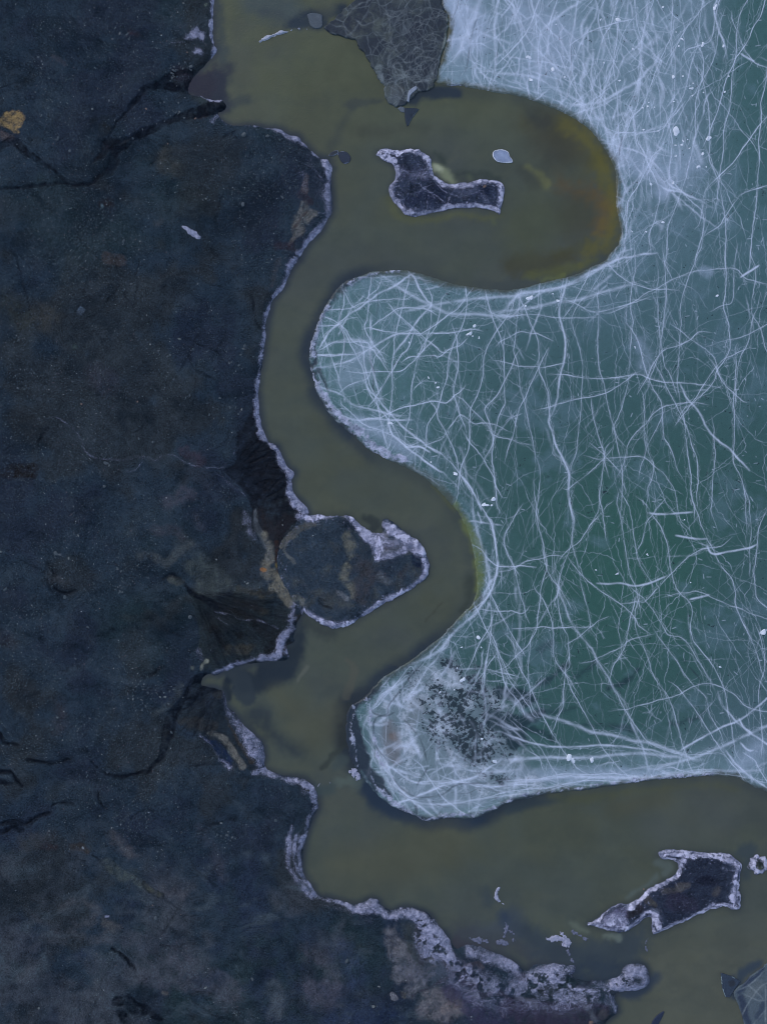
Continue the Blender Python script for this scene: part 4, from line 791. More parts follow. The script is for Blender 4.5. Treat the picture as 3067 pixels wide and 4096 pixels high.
for t, s in (('11', '850,1060 880,1150 950,1220 1010,1270 1080,1320 1150,1370 1200,1400'), ('11', '960,1235 1060,1240 1130,1270'), ('12', '1430,0 1460,80'), ('12', '1470,0 1520,70 1545,200 1560,330 1540,450 1490,560 1400,650'), ('11', '410,600 480,480 560,430'), ('11', '400,645 560,635'), ('21', '1480,140 1600,60'), ('20', '1480,350 1570,400'), ('20', '990,1225 1100,1245'), ('11', '1330,1420 1400,1520 1460,1650')):
    cr.line(catmull(P(t, s), 5), 2.2, 2.2, 4)
# generated network: long upright cracks, crack bundles along the ice edge, hair cracks and small stars
def ice_sd(x, y): return float(sdIce(np.array([x]), np.array([y]))[0])
def walker(x, y, a, L, curve=0.045):
    pts = [(x, y)]; st = 16.0
    for k in range(max(2, int(L / st))):
        a += rng.normal() * curve + (rng.normal() * .30 if rng.random() < .12 else 0); x += math.cos(a) * st; y += math.sin(a) * st; pts.append((x, y))
    return np.array(pts), a
def edge_dir(x, y):
    e = 20.0; gxx = ice_sd(x + e, y) - ice_sd(x - e, y); gyy = ice_sd(x, y + e) - ice_sd(x, y - e)
    return math.atan2(gyy, gxx) + math.pi / 2
def haze_at(X, Y):
    """how milky the ice is"""
    h = 0.92 * sstep(980, 560, Y + 0.0 * X) * sstep(2990, 2700, X + 0.10 * Y)
    h = np.maximum(h, 0.35 * sstep(1500, 700, Y) * sstep(3150, 2600, X))
    return h
cnt = 0
while cnt < 1300:
    x = 1240 + 2000 * rng.random(); y = -150 + 3500 * rng.random(); sd = ice_sd(x, y)
    if sd < 4: continue
    hz = float(haze_at(np.array(x), np.array(y))); u = rng.random()
    near = math.exp(-sd / 90.0)
    if u > 0.09 + 0.36 * hz + 0.66 * near: continue
    cnt += 1
    if rng.random() < 0.75 * near:
        a = edge_dir(x, y) + rng.normal() * 0.3
        if rng.random() < 0.35: a += rng.normal() * 0.9
        L = 60 + 220 * rng.random(); wd = rng.choice([1.3, 2.2, 3.6, 6.0], p=[.58, .26, .12, .04]); pk = 0.3 + 0.45 * rng.random()
    else:
        a = math.pi / 2 + rng.normal() * (0.30 if rng.random() < 0.7 else 0.9)
        L = 110 + 520 * rng.random() ** 2; wd = rng.choice([1.3, 2.2, 3.6, 6.0], p=[.86, .12, .02, .0]) if hz < .5 else rng.choice([1.3, 2.2, 3.6, 6.0, 11.0], p=[.50, .32, .13, .045, .005])
        pk = (0.10 + 0.24 * rng.random() ** 2) if hz < .5 else 0.25 + 0.75 * rng.random()
    if rng.random() < .5: a += math.pi
    p, _ = walker(x, y, a, L); cr.line(p, wd, pk, 6)
for k in range(22):
    x = 1300 + 1800 * rng.random(); y = 3200 * rng.random()
    if ice_sd(x, y) < 15: continue
    r = 18 + 45 * rng.random(); m = rng.integers(5, 12)
    for j in range(m):
        a = j / m * 6.283 + rng.normal() * 0.25; p, _ = walker(x, y, a, r * (0.6 + rng.random()), 0.2); cr.line(p, 1.3, 0.40, 1)
    cr.line(np.array([(x - 3, y - 2), (x, y), (x + 3, y + 2)]), 3.6, 0.7, 0)
# pale flecks and frost dashes frozen in rows
for k in range(900):
    x = 1300 + 1900 * rng.random(); y = 3250 * rng.random()
    if ice_sd(x, y) < 5: continue
    if rng.random() > 0.35 + 0.6 * sstep(2500, 2900, x): continue
    a = rng.choice([0.1, math.pi / 2]) + rng.normal() * 0.3; l = 3 + 9 * rng.random()
    cr.line(np.array([(x, y), (x + math.cos(a) * l, y + math.sin(a) * l), (x + 2 * math.cos(a) * l, y + 2 * math.sin(a) * l)]), 1.3, 0.5 + 0.5 * rng.random(), 1)
for k in range(75):
    x = 1700 + 1500 * rng.random(); y = -100 + 2600 * rng.random()
    if ice_sd(x, y) < 10: continue
    p, _ = walker(x, y, math.pi / 2 + rng.normal() * .16 - (0.25 if y > 2100 else 0), 500 + 1300 * rng.random(), .03); cr.line(p, 1.3, 0.18 + .38 * rng.random(), 9)
for k in range(45):
    x = 1500 + 1500 * rng.random(); y = 1100 + 1900 * rng.random()
    if ice_sd(x, y) < 10: continue
    p, _ = walker(x, y, rng.normal() * .35, 200 + 400 * rng.random(), .04); cr.line(p, 1.3, 0.18 + .25 * rng.random(), 9)
for k in range(120):
    x = 1480 + 620 * rng.random(); y = 2690 + 560 * rng.random()
    if ice_sd(x, y) < 12: continue
    a = rng.choice([0.9, -0.7, 0.2, 1.6]) + rng.normal() * .25; p, _ = walker(x, y, a, 60 + 150 * rng.random(), .05); cr.line(p, rng.choice([1.3, 2.2, 3.6, 6.0], p=[.3, .3, .25, .15]), 0.35 + .5 * rng.random(), 5)
cr.finish()
for t, s, sg, pk in (('11', '570,240 550,330 540,430 560,500 575,560 565,640 555,700', 1.3, .9), ('11', '720,120 780,220 790,320 770,450', 1.3, .8), ('11', '735,620 745,700 765,770 758,820 765,890', 2.2, 1.3), ('11', '440,410 500,380 570,330 650,260 760,300', 1.3, .7), ('11', '470,860 480,920 560,1000', 2.2, .9), ('11', '405,650 480,655', 1.3, .9), ('11', '460,870 490,840', 2.2, 1.2),
     ('10', '1320,-40 1310,0 1290,80 1250,150', 1.3, 1.1), ('10', '1430,100 1390,230 1370,400 1340,480', 1.8, .9), ('10', '1600,100 1560,340 1530,500 1520,560', 1.3, .8), ('20', '380,250 385,420 370,600 330,660', 1.3, .7), ('20', '720,880 700,960 690,1010', 1.8, 1.2), ('22', '1140,990 1185,1040 1220,1090 1225,1120', 2.2, 1.6), ('22', '130,1215 270,1210', 1.3, .8),
     ('12', '1100,960 1000,1060 940,1150 860,1250 850,1300 780,1330 760,1400 770,1500 840,1600 880,1656', 2.0, 1.3), ('12', '1180,1020 1080,1110 990,1130 930,1190 870,1290', 1.3, 1.0), ('12', '930,1320 990,1380 1040,1440 1080,1520 1100,1600 1105,1656', 1.8, 1.2), ('12', '740,1270 760,1300 830,1320 900,1290', 1.8, 1.1), ('12', '1260,1050 1270,1180 1320,1240', 1.3, .8),
     ('13', '860,40 950,140 1060,190 1200,170 1300,110 1420,100 1560,90', 1.6, 1.1), ('13', '1110,0 1080,50 1040,110', 1.8, 1.3), ('13', '1160,110 1280,160 1400,150 1500,80', 1.3, .9), ('13', '850,60 900,130 1000,200 1100,210 1250,260', 1.3, .9), ('13', '1030,240 1040,290', 3.6, 1.2), ('13', '1180,310 1195,280', 3.6, 1.0), ('12', '700,1440 760,1500 770,1600', 1.3, .8), ('13', '1400,60 1500,140 1656,150', 1.3, .7)):
    dkc.line(catmull(P(t, s), 5), sg, pk, 4)
dkc.finish()

ix = axis(1236, 3067, 1.5, 60000, 70); iy = axis(0, 3290, 1.5, 60000, 50)
iy = iy[iy < 3420]; ix = ix[ix > 1200]
I = Sheet(ix, iy)
X, Y = I.X, I.Y; n1, n2 = I.n1, I.n2
sd = sdIce(X, Y) + 2.2 * n2 + 1.5 * fbm(X, Y, 12, 2, 91)
hz = haze_at(X + 90 * fbm(X, Y, 260, 3, 95), Y + 90 * fbm(X, Y, 260, 3, 97)).astype(np.float32)
edge = np.exp(-np.maximum(sd, 0) / 75.0)
big = fbm(X, Y, 600, 3, 99)
Ti = np.asarray(alb(47, 78, 83), np.float32); Tg = np.asarray(alb(46, 84, 84), np.float32); Tb = np.asarray(alb(54, 82, 94), np.float32)
c = np.ones(X.shape + (1,), np.float32) * Ti
def imix(cc, m):
    global c
    m = np.clip(m, 0, 1)[..., None]; c = c * (1 - m) + np.asarray(alb(*cc), np.float32) * m
gl = np.exp(-(((X - 2520) / 420) ** 2 + ((Y - 2250) / 420) ** 2)); imix((44, 82, 79), 0.8 * gl)
imix((64, 94, 110), 0.7 * sstep(2100, 900, Y)); imix((58, 84, 100), 0.5 * sstep(2500, 3000, X) * sstep(1500, 600, Y) * 0 + 0.45 * sstep(2700, 3000, X) * sstep(900, 0, Y) * 0)
imix((48, 84, 88), 0.7 * sstep(2780, 3000, X + 0.1 * Y) * sstep(1300, 300, Y))
imix((72, 108, 118), 0.55 * sstep(2100, 1400, X) * sstep(2000, 1500, Y) * sstep(1000, 1300, Y))
imix((84, 114, 132), 0.62 * edge * np.clip(.8 + .6 * fbm(X, Y, 40, 4, 88, .7), 0, 1.3)); gr_ = fbm(X, Y, 7, 2, 89, .8); imix((150, 170, 204), .5 * np.clip(gr_ + .1, 0, 1) * np.exp(-np.maximum(sd, 0) / 45.0)); imix((60, 86, 100), 0.55 * sstep(2700, 3050, X) * sstep(1900, 2600, Y))
imix((76, 100, 120), 0.5 * sstep(2600, 2950, X) * sstep(2600, 3000, Y))
imix((106, 131, 156), hz * (0.80 + 0.35 * n1 + 0.14 * n2)); imix((96, 122, 150), 0.22 * sstep(.1, .6, n1) * (1 - hz))
mid = sstep(2760, 3100, Y) ; imix((104, 132, 152), 0.45 * mid * (1 - sstep(0, 240, sd)))
I.col = c
ip = I.paint
# milky patches
for t, s, a, soft in (('20', '100,100,80 300,300,90 200,450,60', .5, 60), ('20', '850,1080,60 700,1000,40', .5, 40), ('20', '980,1240,30', .55, 30), ('20', '1150,1060,50 1000,1150,60', .4, 50), ('11', '700,620,50 580,800,40 720,760,30', .35, 40), ('11', '640,1070,30 800,1130,24 1000,1280,24', .5, 30), ('21', '830,560,24 880,640,20 860,700,30', .3, 24),
                   ('21', '1230,100,14 1280,110,20', .4, 14), ('12', '840,1180,24 880,1240,24', .6, 24), ('13', '900,80,30 1100,180,50 1400,150,50', .6, 40), ('12', '800,1400,40 900,1600,60', .5, 40), ('12', '1300,1500,80 1450,1620,80', .55, 60), ('23', '0,60,40 400,40,30 1000,40,18', .5, 20), ('22', '1600,1520,40 1500,1620,40', .5, 40), ('20', '-300,200,100 -360,60,80', .75, 60), ('20', '500,1000,50 640,1300,40', .3, 30)):
    ip(P(t, s), (136, 156, 192), a, soft, 14)
c = I.col
# white bottom lobe with its mud and dark melted spots
lobe = np.zeros(X.shape, np.float32); I.add(lobe, P('n', '1545,2790 1600,2740 1680,2680 1760,2650 1850,2680 1960,2760 2030,2850 2070,2960 2100,3060 2180,3130 2120,3180 1980,3200 1850,3240 1720,3250 1620,3200 1560,3130 1510,3040 1480,2940 1490,2850'), 1, 45, 10, True)
lb = fbm(X, Y, 60, 6, 101, .75)
m = (lobe * .8)[..., None]; c = c * (1 - m) + np.asarray(alb(98, 118, 138), np.float32) * m
m = (lobe * .85 * sstep(-.15, .75, lb + .35 * n2))[..., None]; c = c * (1 - m) + np.asarray(alb(154, 170, 200), np.float32) * m
I.col = c
ip(P('12', '860,1400,30 870,1500,34 900,1600,20'), (86, 92, 104), .75, 16, 12); ip(P('12', '880,1450,16'), (96, 92, 96), .8, 10, 8); ip(P('12', '1000,1350,24 1050,1250,40'), (96, 108, 124), .5, 20, 14)
dz = np.zeros(X.shape, np.float32)
for s, a in (('1230,980,20 1300,1020,24 1400,1030,16', 1), ('980,1060,24 1050,1030,14 1000,1100,14', .8), ('1140,1130,30 1250,1240,40 1350,1170,30 1320,1260,36', 1), ('1230,1340,40 1350,1350,46 1450,1440,40 1250,1440,30 1400,1560,40 1530,1540,36', .95), ('940,1160,14 920,1190,10', .7), ('1550,1300,14 1656,1290,14', .9), ('1110,1240,50 1190,1500,30 1500,1500,60', .62), ('1300,1000,30 1420,1130,40 1480,1250,50 1560,1450,50 1600,1560,40', .8), ('1640,1180,30 1500,1200,30', .7), ('1480,1180,20 1560,1260,24 1656,1330,24', .62), ('1450,1340,30 1560,1400,30 1650,1500,24', .7), ('1200,960,14 1380,1000,16 1500,1010,8', .8)):
    I.add(dz, P('12', s), a, 26, 12)
I.add(dz, P('13', '1520,40,20 1600,80,20 1450,40,14'), .8, 16, 8)
spots = fbm(X * 0.85 + Y * 0.45, Y * 0.9 - X * 0.45, 9.5, 3, 111, 0.7) + 0.25 * fbm(X, Y, 50, 2, 113)
m = (0.62 * np.clip(dz * (0.8 + 0.5 * n1 + 0.4 * n2), 0, 1))[..., None]; I.col = I.col * (1 - m) + np.asarray(alb(62, 80, 94), np.float32) * m
m = (0.92 * sstep(0.0, 0.12, spots - 0.93 + 1.15 * dz))[..., None]; I.col = I.col * (1 - m) + np.asarray(alb(26, 40, 52), np.float32) * m
for s, a in (('-60,1160,30 40,1180,26 90,1210,26 140,1200,16', .85), ('-100,1340,40 0,1400,40 60,1480,30', .6), ('0,1340,24 80,1350,18 200,1290,12', .7), ('20,1500,30', .75), ('90,1390,14 230,1440,12 260,1470,10', .55), ('180,1110,8 280,1060,10 370,980,7', .55), ('420,1060,8 490,1010,12 540,960,10', .45), ('640,1140,7 740,1100,9 820,1020,4', .55), ('480,1380,6 640,1380,8 790,1400,10', .4), ('1020,1370,6 1120,1360,8 1250,1300,6', .4), ('200,1290,10 300,1290,8 420,1270,6', .4), ('1120,960,10', .3), ('180,880,10 260,850,10', .3)):
    ip(P('22', s), (26, 46, 58), min(.92, a * 1.45), 12, 12)
c = I.col
crk = 1 - np.exp(-cr(X, Y)); dkm = 1 - np.exp(-dkc(X, Y))
far = sstep(3400, 4200, X) + sstep(-500, -1200, Y); crk = crk * (1 - 0.6 * np.clip(far, 0, 1))
m = (np.clip(crk, 0, 1) * (0.92 - 0.55 * np.clip(dz, 0, 1)))[..., None]
wc = np.asarray(alb(172, 190, 228), np.float32); c = c * (1 - m) + wc * m
m = (dkm * 0.8)[..., None]; c = c * (1 - m) + np.asarray(alb(34, 46, 60), np.float32) * m
wi = np.clip(np.searchsorted(rx, ix), 0, len(rx) - 1); wj = np.clip(np.searchsorted(ry, iy), 0, len(ry) - 1)
wcol = W.col[wj][:, wi]
nz = 9 * n1 + 9 * fbm(X, Y, 30, 4, 123, .75)
m = (1 - sstep(-4, 30, sd + 1.3 * nz)) * (1 - 0.45 * crk)
c = c * (1 - m[..., None]) + wcol * m[..., None]
# the rim where the ice is rotten: thin olive ice, crusty frost, dark bank
I.col = c
rough = fbm(X, Y, 16, 4, 121, .85)
thin = np.zeros(X.shape, np.float32)
for t, s, a in (('20', '-300,560,14 0,600,14 200,670,16 420,770,18 540,870,16 620,1000,12 680,1150,6', .8), ('11', '700,110,16 900,110,18 1050,130,20 1200,165,16 1400,200,10 1656,220,8', .75), ('12', '1330,20,12 1400,150,16 1440,280,22 1450,420,20 1420,560,10', .9), ('11', '1000,1380,10 1120,1440,18 1220,1530,18 1300,1640,16', .85), ('12', '1180,840,10 1060,930,14 960,990,12 860,1060,14 780,1120,14', .75), ('21', '0,215,8 200,170,12 500,80,10 600,30,10', .6), ('23', '0,210,8 400,150,6 900,85,5 1300,55,6 1500,100,8', .7), ('13', '1100,320,10 1300,320,10 1500,290,12', .6), ('12', '1180,830,4 1300,700,10 1400,600,14', .5)):
    I.add(thin, P(t, s), a, 14, 8)
thin = thin * (0.75 + 0.4 * rough) * (1 - 0.55 * crk); m = np.clip(thin, 0, 1)[..., None]
gcol = np.where((np.exp(-(((X - 1900) / 120) ** 2 + ((Y - 2230) / 260) ** 2)))[..., None] > 0.3, np.asarray(alb(84, 100, 66), np.float32), np.asarray(alb(64, 78, 80), np.float32))
I.col = I.col * (1 - m) + gcol * m
# crusty frost along the west bank of the ice
fr = np.zeros(X.shape, np.float32)
for t, s, a in (('11', '560,190,4 640,155,5 740,118,5 920,100,5', .9), ('11', '500,270,7 440,370,8 400,470,8 375,560,11 370,640,12', .9), ('11', '360,740,9 400,830,12 450,930,14 520,1020,16 600,1090,16 680,1150,16 760,1230,14 850,1280,12 960,1320,9', .95), ('12', '625,1255,3 640,1300,4 615,1360,4 622,1450,5 645,1540,5 655,1640,5', .8), ('12', '590,1250,3 650,1180,3', .7), ('13', '740,20,4 770,90,5 800,140,8 860,200,8 950,260,9 1040,310,8 1100,330,8 1250,300,8 1400,300,8', .85), ('13', '1440,290,6 1560,240,7 1656,205,7', .8), ('23', '0,190,6 250,150,5 600,105,5 900,70,5 1300,40,5', .8), ('10', '1160,555,4 1280,552,4 1400,570,4', .6), ('12', '720,1220,14 740,1330,12 750,1430,10 780,1560,10 830,1650,10', .7)):
    I.add(fr, P(t, s), a, 10, 9)
dkb = np.zeros(X.shape, np.float32)
for t, s, a in (('12', '650,1220,12 612,1300,20 615,1400,34 635,1500,42 680,1610,36', .95), ('13', '720,0,22 780,80,20 830,150,14 860,200,8', .9), ('13', '940,270,5 1040,320,8 1200,330,8 1400,330,7 1560,270,6 1656,222,6', .9), ('23', '0,212,6 250,170,5 600,125,5 900,85,4 1300,55,3', .8), ('11', '385,560,4 385,640,5 380,700,6', .9), ('11', '405,740,5 430,800,7 460,860,6', .8), ('11', '540,1010,4 620,1100,4', .5)):
    I.add(dkb, P(t, s), a, 7, 7)
m = np.clip(dkb, 0, 1)[..., None]; I.col = I.col * (1 - m) + np.asarray(alb(32, 42, 58), np.float32) * m
m = np.clip(sstep(.35, 1.0, fr + 0.7 * rough), 0, 1)[..., None] * sstep(0.02, .3, fr)[..., None]; tone = np.clip(.45 + .8 * fbm(X, Y, 22, 4, 127, .8), 0, 1)[..., None]
I.col = I.col * (1 - m) + (np.asarray(alb(150, 162, 200), np.float32) * (1 - tone) + np.asarray(alb(84, 98, 126), np.float32) * tone) * m
zi = 0.05 + 0.012 * n1 + 0.05 * np.clip(fr, 0, 1) + 0.03 * crk * 0.3 - 0.02 * dkb
zi = np.where(sd < 4, 0.012 + 0.03 * np.clip(fr, 0, 1), zi)
zi = np.where(sd < -0.5, -0.12, zi)
# thin ragged skin of ice feathering out over the water is part of the same sheet
keep = (np.maximum.reduce([sd[1:, 1:], sd[:-1, 1:], sd[1:, :-1], sd[:-1, :-1]]) > -1.0)
me = grid_mesh('lake_ice', ix, iy, zi, keep, I.col)
tag(link('lake_ice', me, None, [M_ICE]), kind='structure')

# ------------------------------------------------------------------ ISLANDS (own height-field meshes with a frost rim part)
TOPS = []
def top_z(x, y):
    z_ = np.array(ground_z(x, y)); on = np.zeros(np.shape(x), bool)
    for xs, ys, Z, d in TOPS:
        i = np.searchsorted(xs, x); j = np.searchsorted(ys, y); ok = (i > 0) & (j > 0) & (i < len(xs)) & (j < len(ys)); i = np.clip(i, 0, len(xs) - 1); j = np.clip(j, 0, len(ys) - 1); ok &= d[j, i] > 9; z_ = np.where(ok, np.maximum(z_, Z[j, i]), z_); on |= ok
    return z_, on
def island(name, poly, bands, painter, label, cat, step=2.0, top=0.22, mat=None, rag=6.5, group=None, rim=True, veinamt=1.6, specks=1.0, auto=1.0, drape=False):
    lo = poly[:, :2].min(0) - 20; hi = poly[:, :2].max(0) + 20
    xs = np.arange(lo[0], hi[0], step); ys = np.arange(lo[1], hi[1], step)
    S = Sheet(xs, ys); pc = catmull(poly, 4, True)
    d = sdf(S.X, S.Y, pc) + rag * (0.7 * S.n2 + 0.6 * S.n1)
    painter(S)
    fr_ = np.zeros(S.X.shape, np.float32)
    for t, s, a in bands:
        q_ = P(t, s); q_[:, 2] = q_[:, 2] * (1.4 if drape else 1.1) + (3 if drape else 0); S.add(fr_, q_, a, 9 + 0.3 * float(q_[:, 2].mean()), 9)
    r_ = fbm(S.X, S.Y, 15, 4, 133, .85)
    fv = 1 - np.exp(-veinamt * veins(S.X, S.Y))
    wt = np.zeros(S.X.shape, np.float32)
    spk = np.clip(fbm(S.X, S.Y, 9, 3, 137, .8) - 0.05, 0, 1) * 1.35 * (0.45 + 0.55 * sstep(60, 10, d)); fv = np.maximum(fv, spk * specks)
    fr_ = np.maximum(fr_, auto * 0.95 * sstep(-6, 4, d) * sstep(24, 3, d + 12 * S.n1 + 8 * S.n2))
    Z = top * np.tanh(d / 16.0) + 0.05 * sstep(5, 30, d) * S.n1 + 0.02 * S.n2
    if drape: Z = np.maximum(Z, np.where(ground_s(S.X, S.Y, GS) > 0, ground_z(S.X, S.Y) + 0.02, -1))
    Z = np.where(d < 0, -0.1, Z)
    TOPS.append((xs, ys, Z, d))
    k = np.maximum.reduce([d[1:, 1:], d[:-1, 1:], d[1:, :-1], d[:-1, :-1]]) > 0
    base = grid_mesh(name, xs, ys, Z, k, S.col, {'frost': np.maximum(fv, fr_ * 1.15), 'wet': wt})
    o = link(name, base, None, [mat or M_ISLAND]); tag(o, label, cat, group)
    if rim:
        # the crust itself: a thin lifted shell following the bands
        f = fr_ + 0.62 * r_ + 0.15 * S.n2
        Zr = Z + 0.05 * sstep(0.42, 0.9, f) - 0.004
        kr = (np.minimum.reduce([f[1:, 1:], f[:-1, 1:], f[1:, :-1], f[:-1, :-1]]) > 0.80) & (np.minimum.reduce([fr_[1:, 1:], fr_[:-1, 1:], fr_[1:, :-1], fr_[:-1, :-1]]) > 0.1) & (np.minimum.reduce([d[1:, 1:], d[:-1, 1:], d[1:, :-1], d[:-1, :-1]]) > 0)
        cc = np.ones(S.X.shape + (1,), np.float32) * np.asarray(alb(164, 172, 212), np.float32)
        mm = np.clip(1.25 - 0.9 * fr_ + 0.7 * fbm(S.X, S.Y, 34, 4, 139, .8) - 0.5 * r_, 0, 1)[..., None] * 0.85; cc = cc * (1 - mm) + np.asarray(alb(78, 88, 122), np.float32) * mm
        for kp in pieces(kr): link('frost_rim', grid_mesh('frost_rim', xs, ys, Zr, kp, cc), o, [M_CRUST])
    return o
M_CRUST = ice_material('frost_crust', 0.75, 20.0, 0.25)
def paint_A(S):
    S.tex = 0.4; S.col[...] = np.asarray(alb(38, 47, 68), np.float32) * (1 + .35 * S.n2 + .3 * S.n3)[..., None]
    S.paint(P('10', '910,1120,30 1100,1130,24'), (62, 68, 96), .6, 14, 14); S.paint(P('10', '1180,1250,30 1000,1300,20'), (24, 32, 56), .7, 16, 12); S.paint(P('10', '1470,1250,24'), (20, 28, 52), .8, 12, 10); S.paint(P('10', '780,1000,14 830,1000,12'), (70, 78, 92), .7, 8, 8)
island('island', ISL_A, ISL_A_BANDS, paint_A, 'dark L-shaped island with a lacy white frost rim in the wide green pool', 'island', 1.6)
def paint_C(S):
    S.tex = 0.4; S.col[...] = np.asarray(alb(38, 47, 66), np.float32) * (1 + .35 * S.n2 + .3 * S.n3)[..., None]
    S.paint(P('23', '1130,610 1250,580 1380,590 1400,650 1390,740 1380,820 1370,870 1260,860 1230,910 1150,960 1040,1000 1000,1000 960,900 860,880 850,850 940,780 1060,710'), (31, 39, 58), .8, 8, 8, True)
    S.paint(P('23', '1080,760,14 1150,760,12 980,800,8'), (64, 66, 72), .8, 6, 8); S.paint(P('23', '1320,790,20'), (62, 64, 72), .8, 10, 8); S.paint(P('23', '880,850,12 920,870,10'), (56, 58, 62), .9, 5, 4)
    S.paint(P('23', '1060,860,40 1150,870,34'), (40, 42, 62), .8, 14, 8); S.paint(P('23', '1200,720,14 1290,730,18 1340,720,10'), (22, 26, 42), .9, 8, 8); S.paint(P('23', '770,940,20 820,900,18'), (34, 36, 46), 1, 4, 5); S.paint(P('23', '930,920,14 900,920,10'), (84, 94, 120), .8, 5, 4)
    S.paint(P('23', '640,1000,30 700,950,30'), (96, 100, 138), .6, 10, 8)
island('island', ISL_C, ISL_C_BANDS, paint_C, 'long slanting island with dark centre and broad white rim near the right edge', 'island', 1.6)
ISLET_B = [('12', '640,60,8 700,112,12 770,160,12 815,150,8', .9)]
def paint_I(S):
    G2 = S
    S.col[...] = np.asarray(alb(38, 51, 68), np.float32)
    S.tex = .5; n = fbm(S.X, S.Y, 45, 5, 141, .75)[..., None]; S.col[...] = S.col * (1 - .6 * np.clip(-n, 0, 1)) + np.asarray(alb(22, 30, 42), np.float32) * .6 * np.clip(-n, 0, 1); S.col[...] = S.col * (1 - np.clip(n, 0, .8)) + np.asarray(alb(54, 60, 66), np.float32) * np.clip(n, 0, .8)
    q = S.paint
    q(P('12', '170,220,8 210,160,12 290,100,14 380,75,8'), (78, 80, 82), .8, 5, 6); q(P('12', '350,170,40 400,260,60 300,350,50'), (40, 54, 72), .6, 30, 18); q(P('12', '540,60,14 600,80,16 650,100,10'), (20, 28, 42), .9, 8, 6)
    q(P('12', '590,160,18 620,230,20 605,300,12 640,280,8'), (86, 90, 88), 0.75, 12, 12); q(P('12', '600,345,8 570,400,16 590,450,16 630,500,10 635,540,8'), (90, 94, 92), 0.75, 12, 12)
    q(P('12', '680,330,30 720,380,36 700,480,34 680,560,20'), (48, 50, 60), .8, 18, 16); q(P('12', '700,200,24 730,240,20'), (30, 40, 56), .8, 12, 10); q(P('12', '820,170,24 800,260,16 880,220,30'), (92, 98, 118), .75, 14, 10)
    q(P('12', '840,225,14 880,215,13'), (50, 50, 60), .95, 4, 4); q(P('12', '840,370,34 880,330,30'), (34, 44, 62), .8, 14, 10); q(P('12', '940,400,18 970,370,14'), (40, 42, 52), .85, 10, 8); q(P('12', '1020,290,20 1050,330,18 1010,240,10'), (22, 32, 54), .95, 6, 5)
    q(P('12', '810,420,18 850,440,14'), (78, 86, 100), .6, 10, 10); q(P('12', '480,560,40 560,600,30'), (54, 60, 66), .7, 20, 14); q(P('12', '410,560,5 430,600,5 480,620,4'), (22, 26, 32), .9, 4, 4); q(P('12', '540,520,14 580,550,10'), (98, 106, 122), .6, 5, 12); q(P('12', '400,620,20'), (44, 58, 78), .6, 14, 10)
    q(P('12', '200,200,7 190,260,5 250,330,3'), (92, 98, 104), .6, 4, 5); q(P('12', '250,560,14 290,560,10 300,600,8'), (80, 86, 90), .8, 5, 5)
ib = [(t, s, a) for t, s, a in FROST_BANDS if t == '12'][:5] + ISLET_B
island('headland', ISLET, ib, paint_I, 'rounded gravelly headland with a snout and white frosted edge inside the river bend', 'headland', 1.8, top=0.30, specks=.8, auto=0.0, drape=True)
RING = np.array([(3031 + 26 * math.cos(a) * (1 + .15 * math.sin(3 * a)), 3458 + 24 * math.sin(a) * (1 + .12 * math.cos(4 * a)), 0) for a in np.linspace(0, 6.283, 20)[:-1]])
OUT = np.array([(3031 + (38 + 7 * math.sin(5 * a)) * math.cos(a), 3458 + (37 + 6 * math.cos(7 * a)) * math.sin(a), 0) for a in np.linspace(0, 6.283, 28)[:-1]])
def paint_R(S):
    S.col[...] = np.asarray(alb(44, 54, 58), np.float32); S.paint(P('23', '1580,640,8 1600,645,8'), (60, 70, 66), .9, 4, 3); S.paint(P('23', '1600,605,10'), (26, 34, 42), .8, 5, 3)
rb = [('n', ' '.join('%f,%f,6' % (3031 + 29 * math.cos(a), 3458 + 29 * math.sin(a)) for a in np.linspace(0, 6.283, 14)), 1.0)]
island('rock', OUT, rb, paint_R, 'small round rock ringed by spiky white ice off the right end of the slanting island', 'rock', 1.3, 0.25, rag=5)

# ------------------------------------------------------------------ ICE SLABS AND FLOES
def slab_thing(name, poly, painter, label, cat, step, th, mat, rag=1.5, rimcol=None, rimw=3.5, group=None, cracks=None, closed_n=4, lab_rim=None):
    lo = poly[:, :2].min(0) - 12; hi = poly[:, :2].max(0) + 12
    xs = np.arange(lo[0], hi[0], step); ys = np.arange(lo[1], hi[1], step)
    S = Sheet(xs, ys); pc = catmull(poly, closed_n, True) if closed_n else poly
    d = sdf(S.X, S.Y, pc) + rag * (0.8 * S.n2)
    painter(S)
    if cracks is not None:
        m = (1 - np.exp(-cracks(S.X, S.Y)))[..., None] * 0.85; S.col = S.col * (1 - m) + np.asarray(alb(112, 126, 142), np.float32) * m
    Z = np.where(d > 1.2 * step, th + 0.012 * S.n1 + 0.006 * S.n2, np.where(d > 0, th * 0.6, -0.06))
    k = np.maximum.reduce([d[1:, 1:], d[:-1, 1:], d[1:, :-1], d[:-1, :-1]]) > 0
    o = link(name, grid_mesh(name, xs, ys, Z, k, S.col), None, [mat]); tag(o, label, cat, group)
    if rimcol:
        dd = d + 1.6 * fbm(S.X, S.Y, 9, 2, 151)
        kr = (np.maximum.reduce([dd[1:, 1:], dd[:-1, 1:], dd[1:, :-1], dd[:-1, :-1]]) < rimw) & (np.minimum.reduce([d[1:, 1:], d[:-1, 1:], d[1:, :-1], d[:-1, :-1]]) > -0.6)
        cc = np.ones(S.X.shape + (1,), np.float32) * np.asarray(alb(*rimcol), np.float32)
        for kp in pieces(kr, 20): link('frost_rim', grid_mesh('frost_rim', xs, ys, np.maximum(Z, 0.0) + 0.02, kp, cc), o, [M_CRUST])
    return o
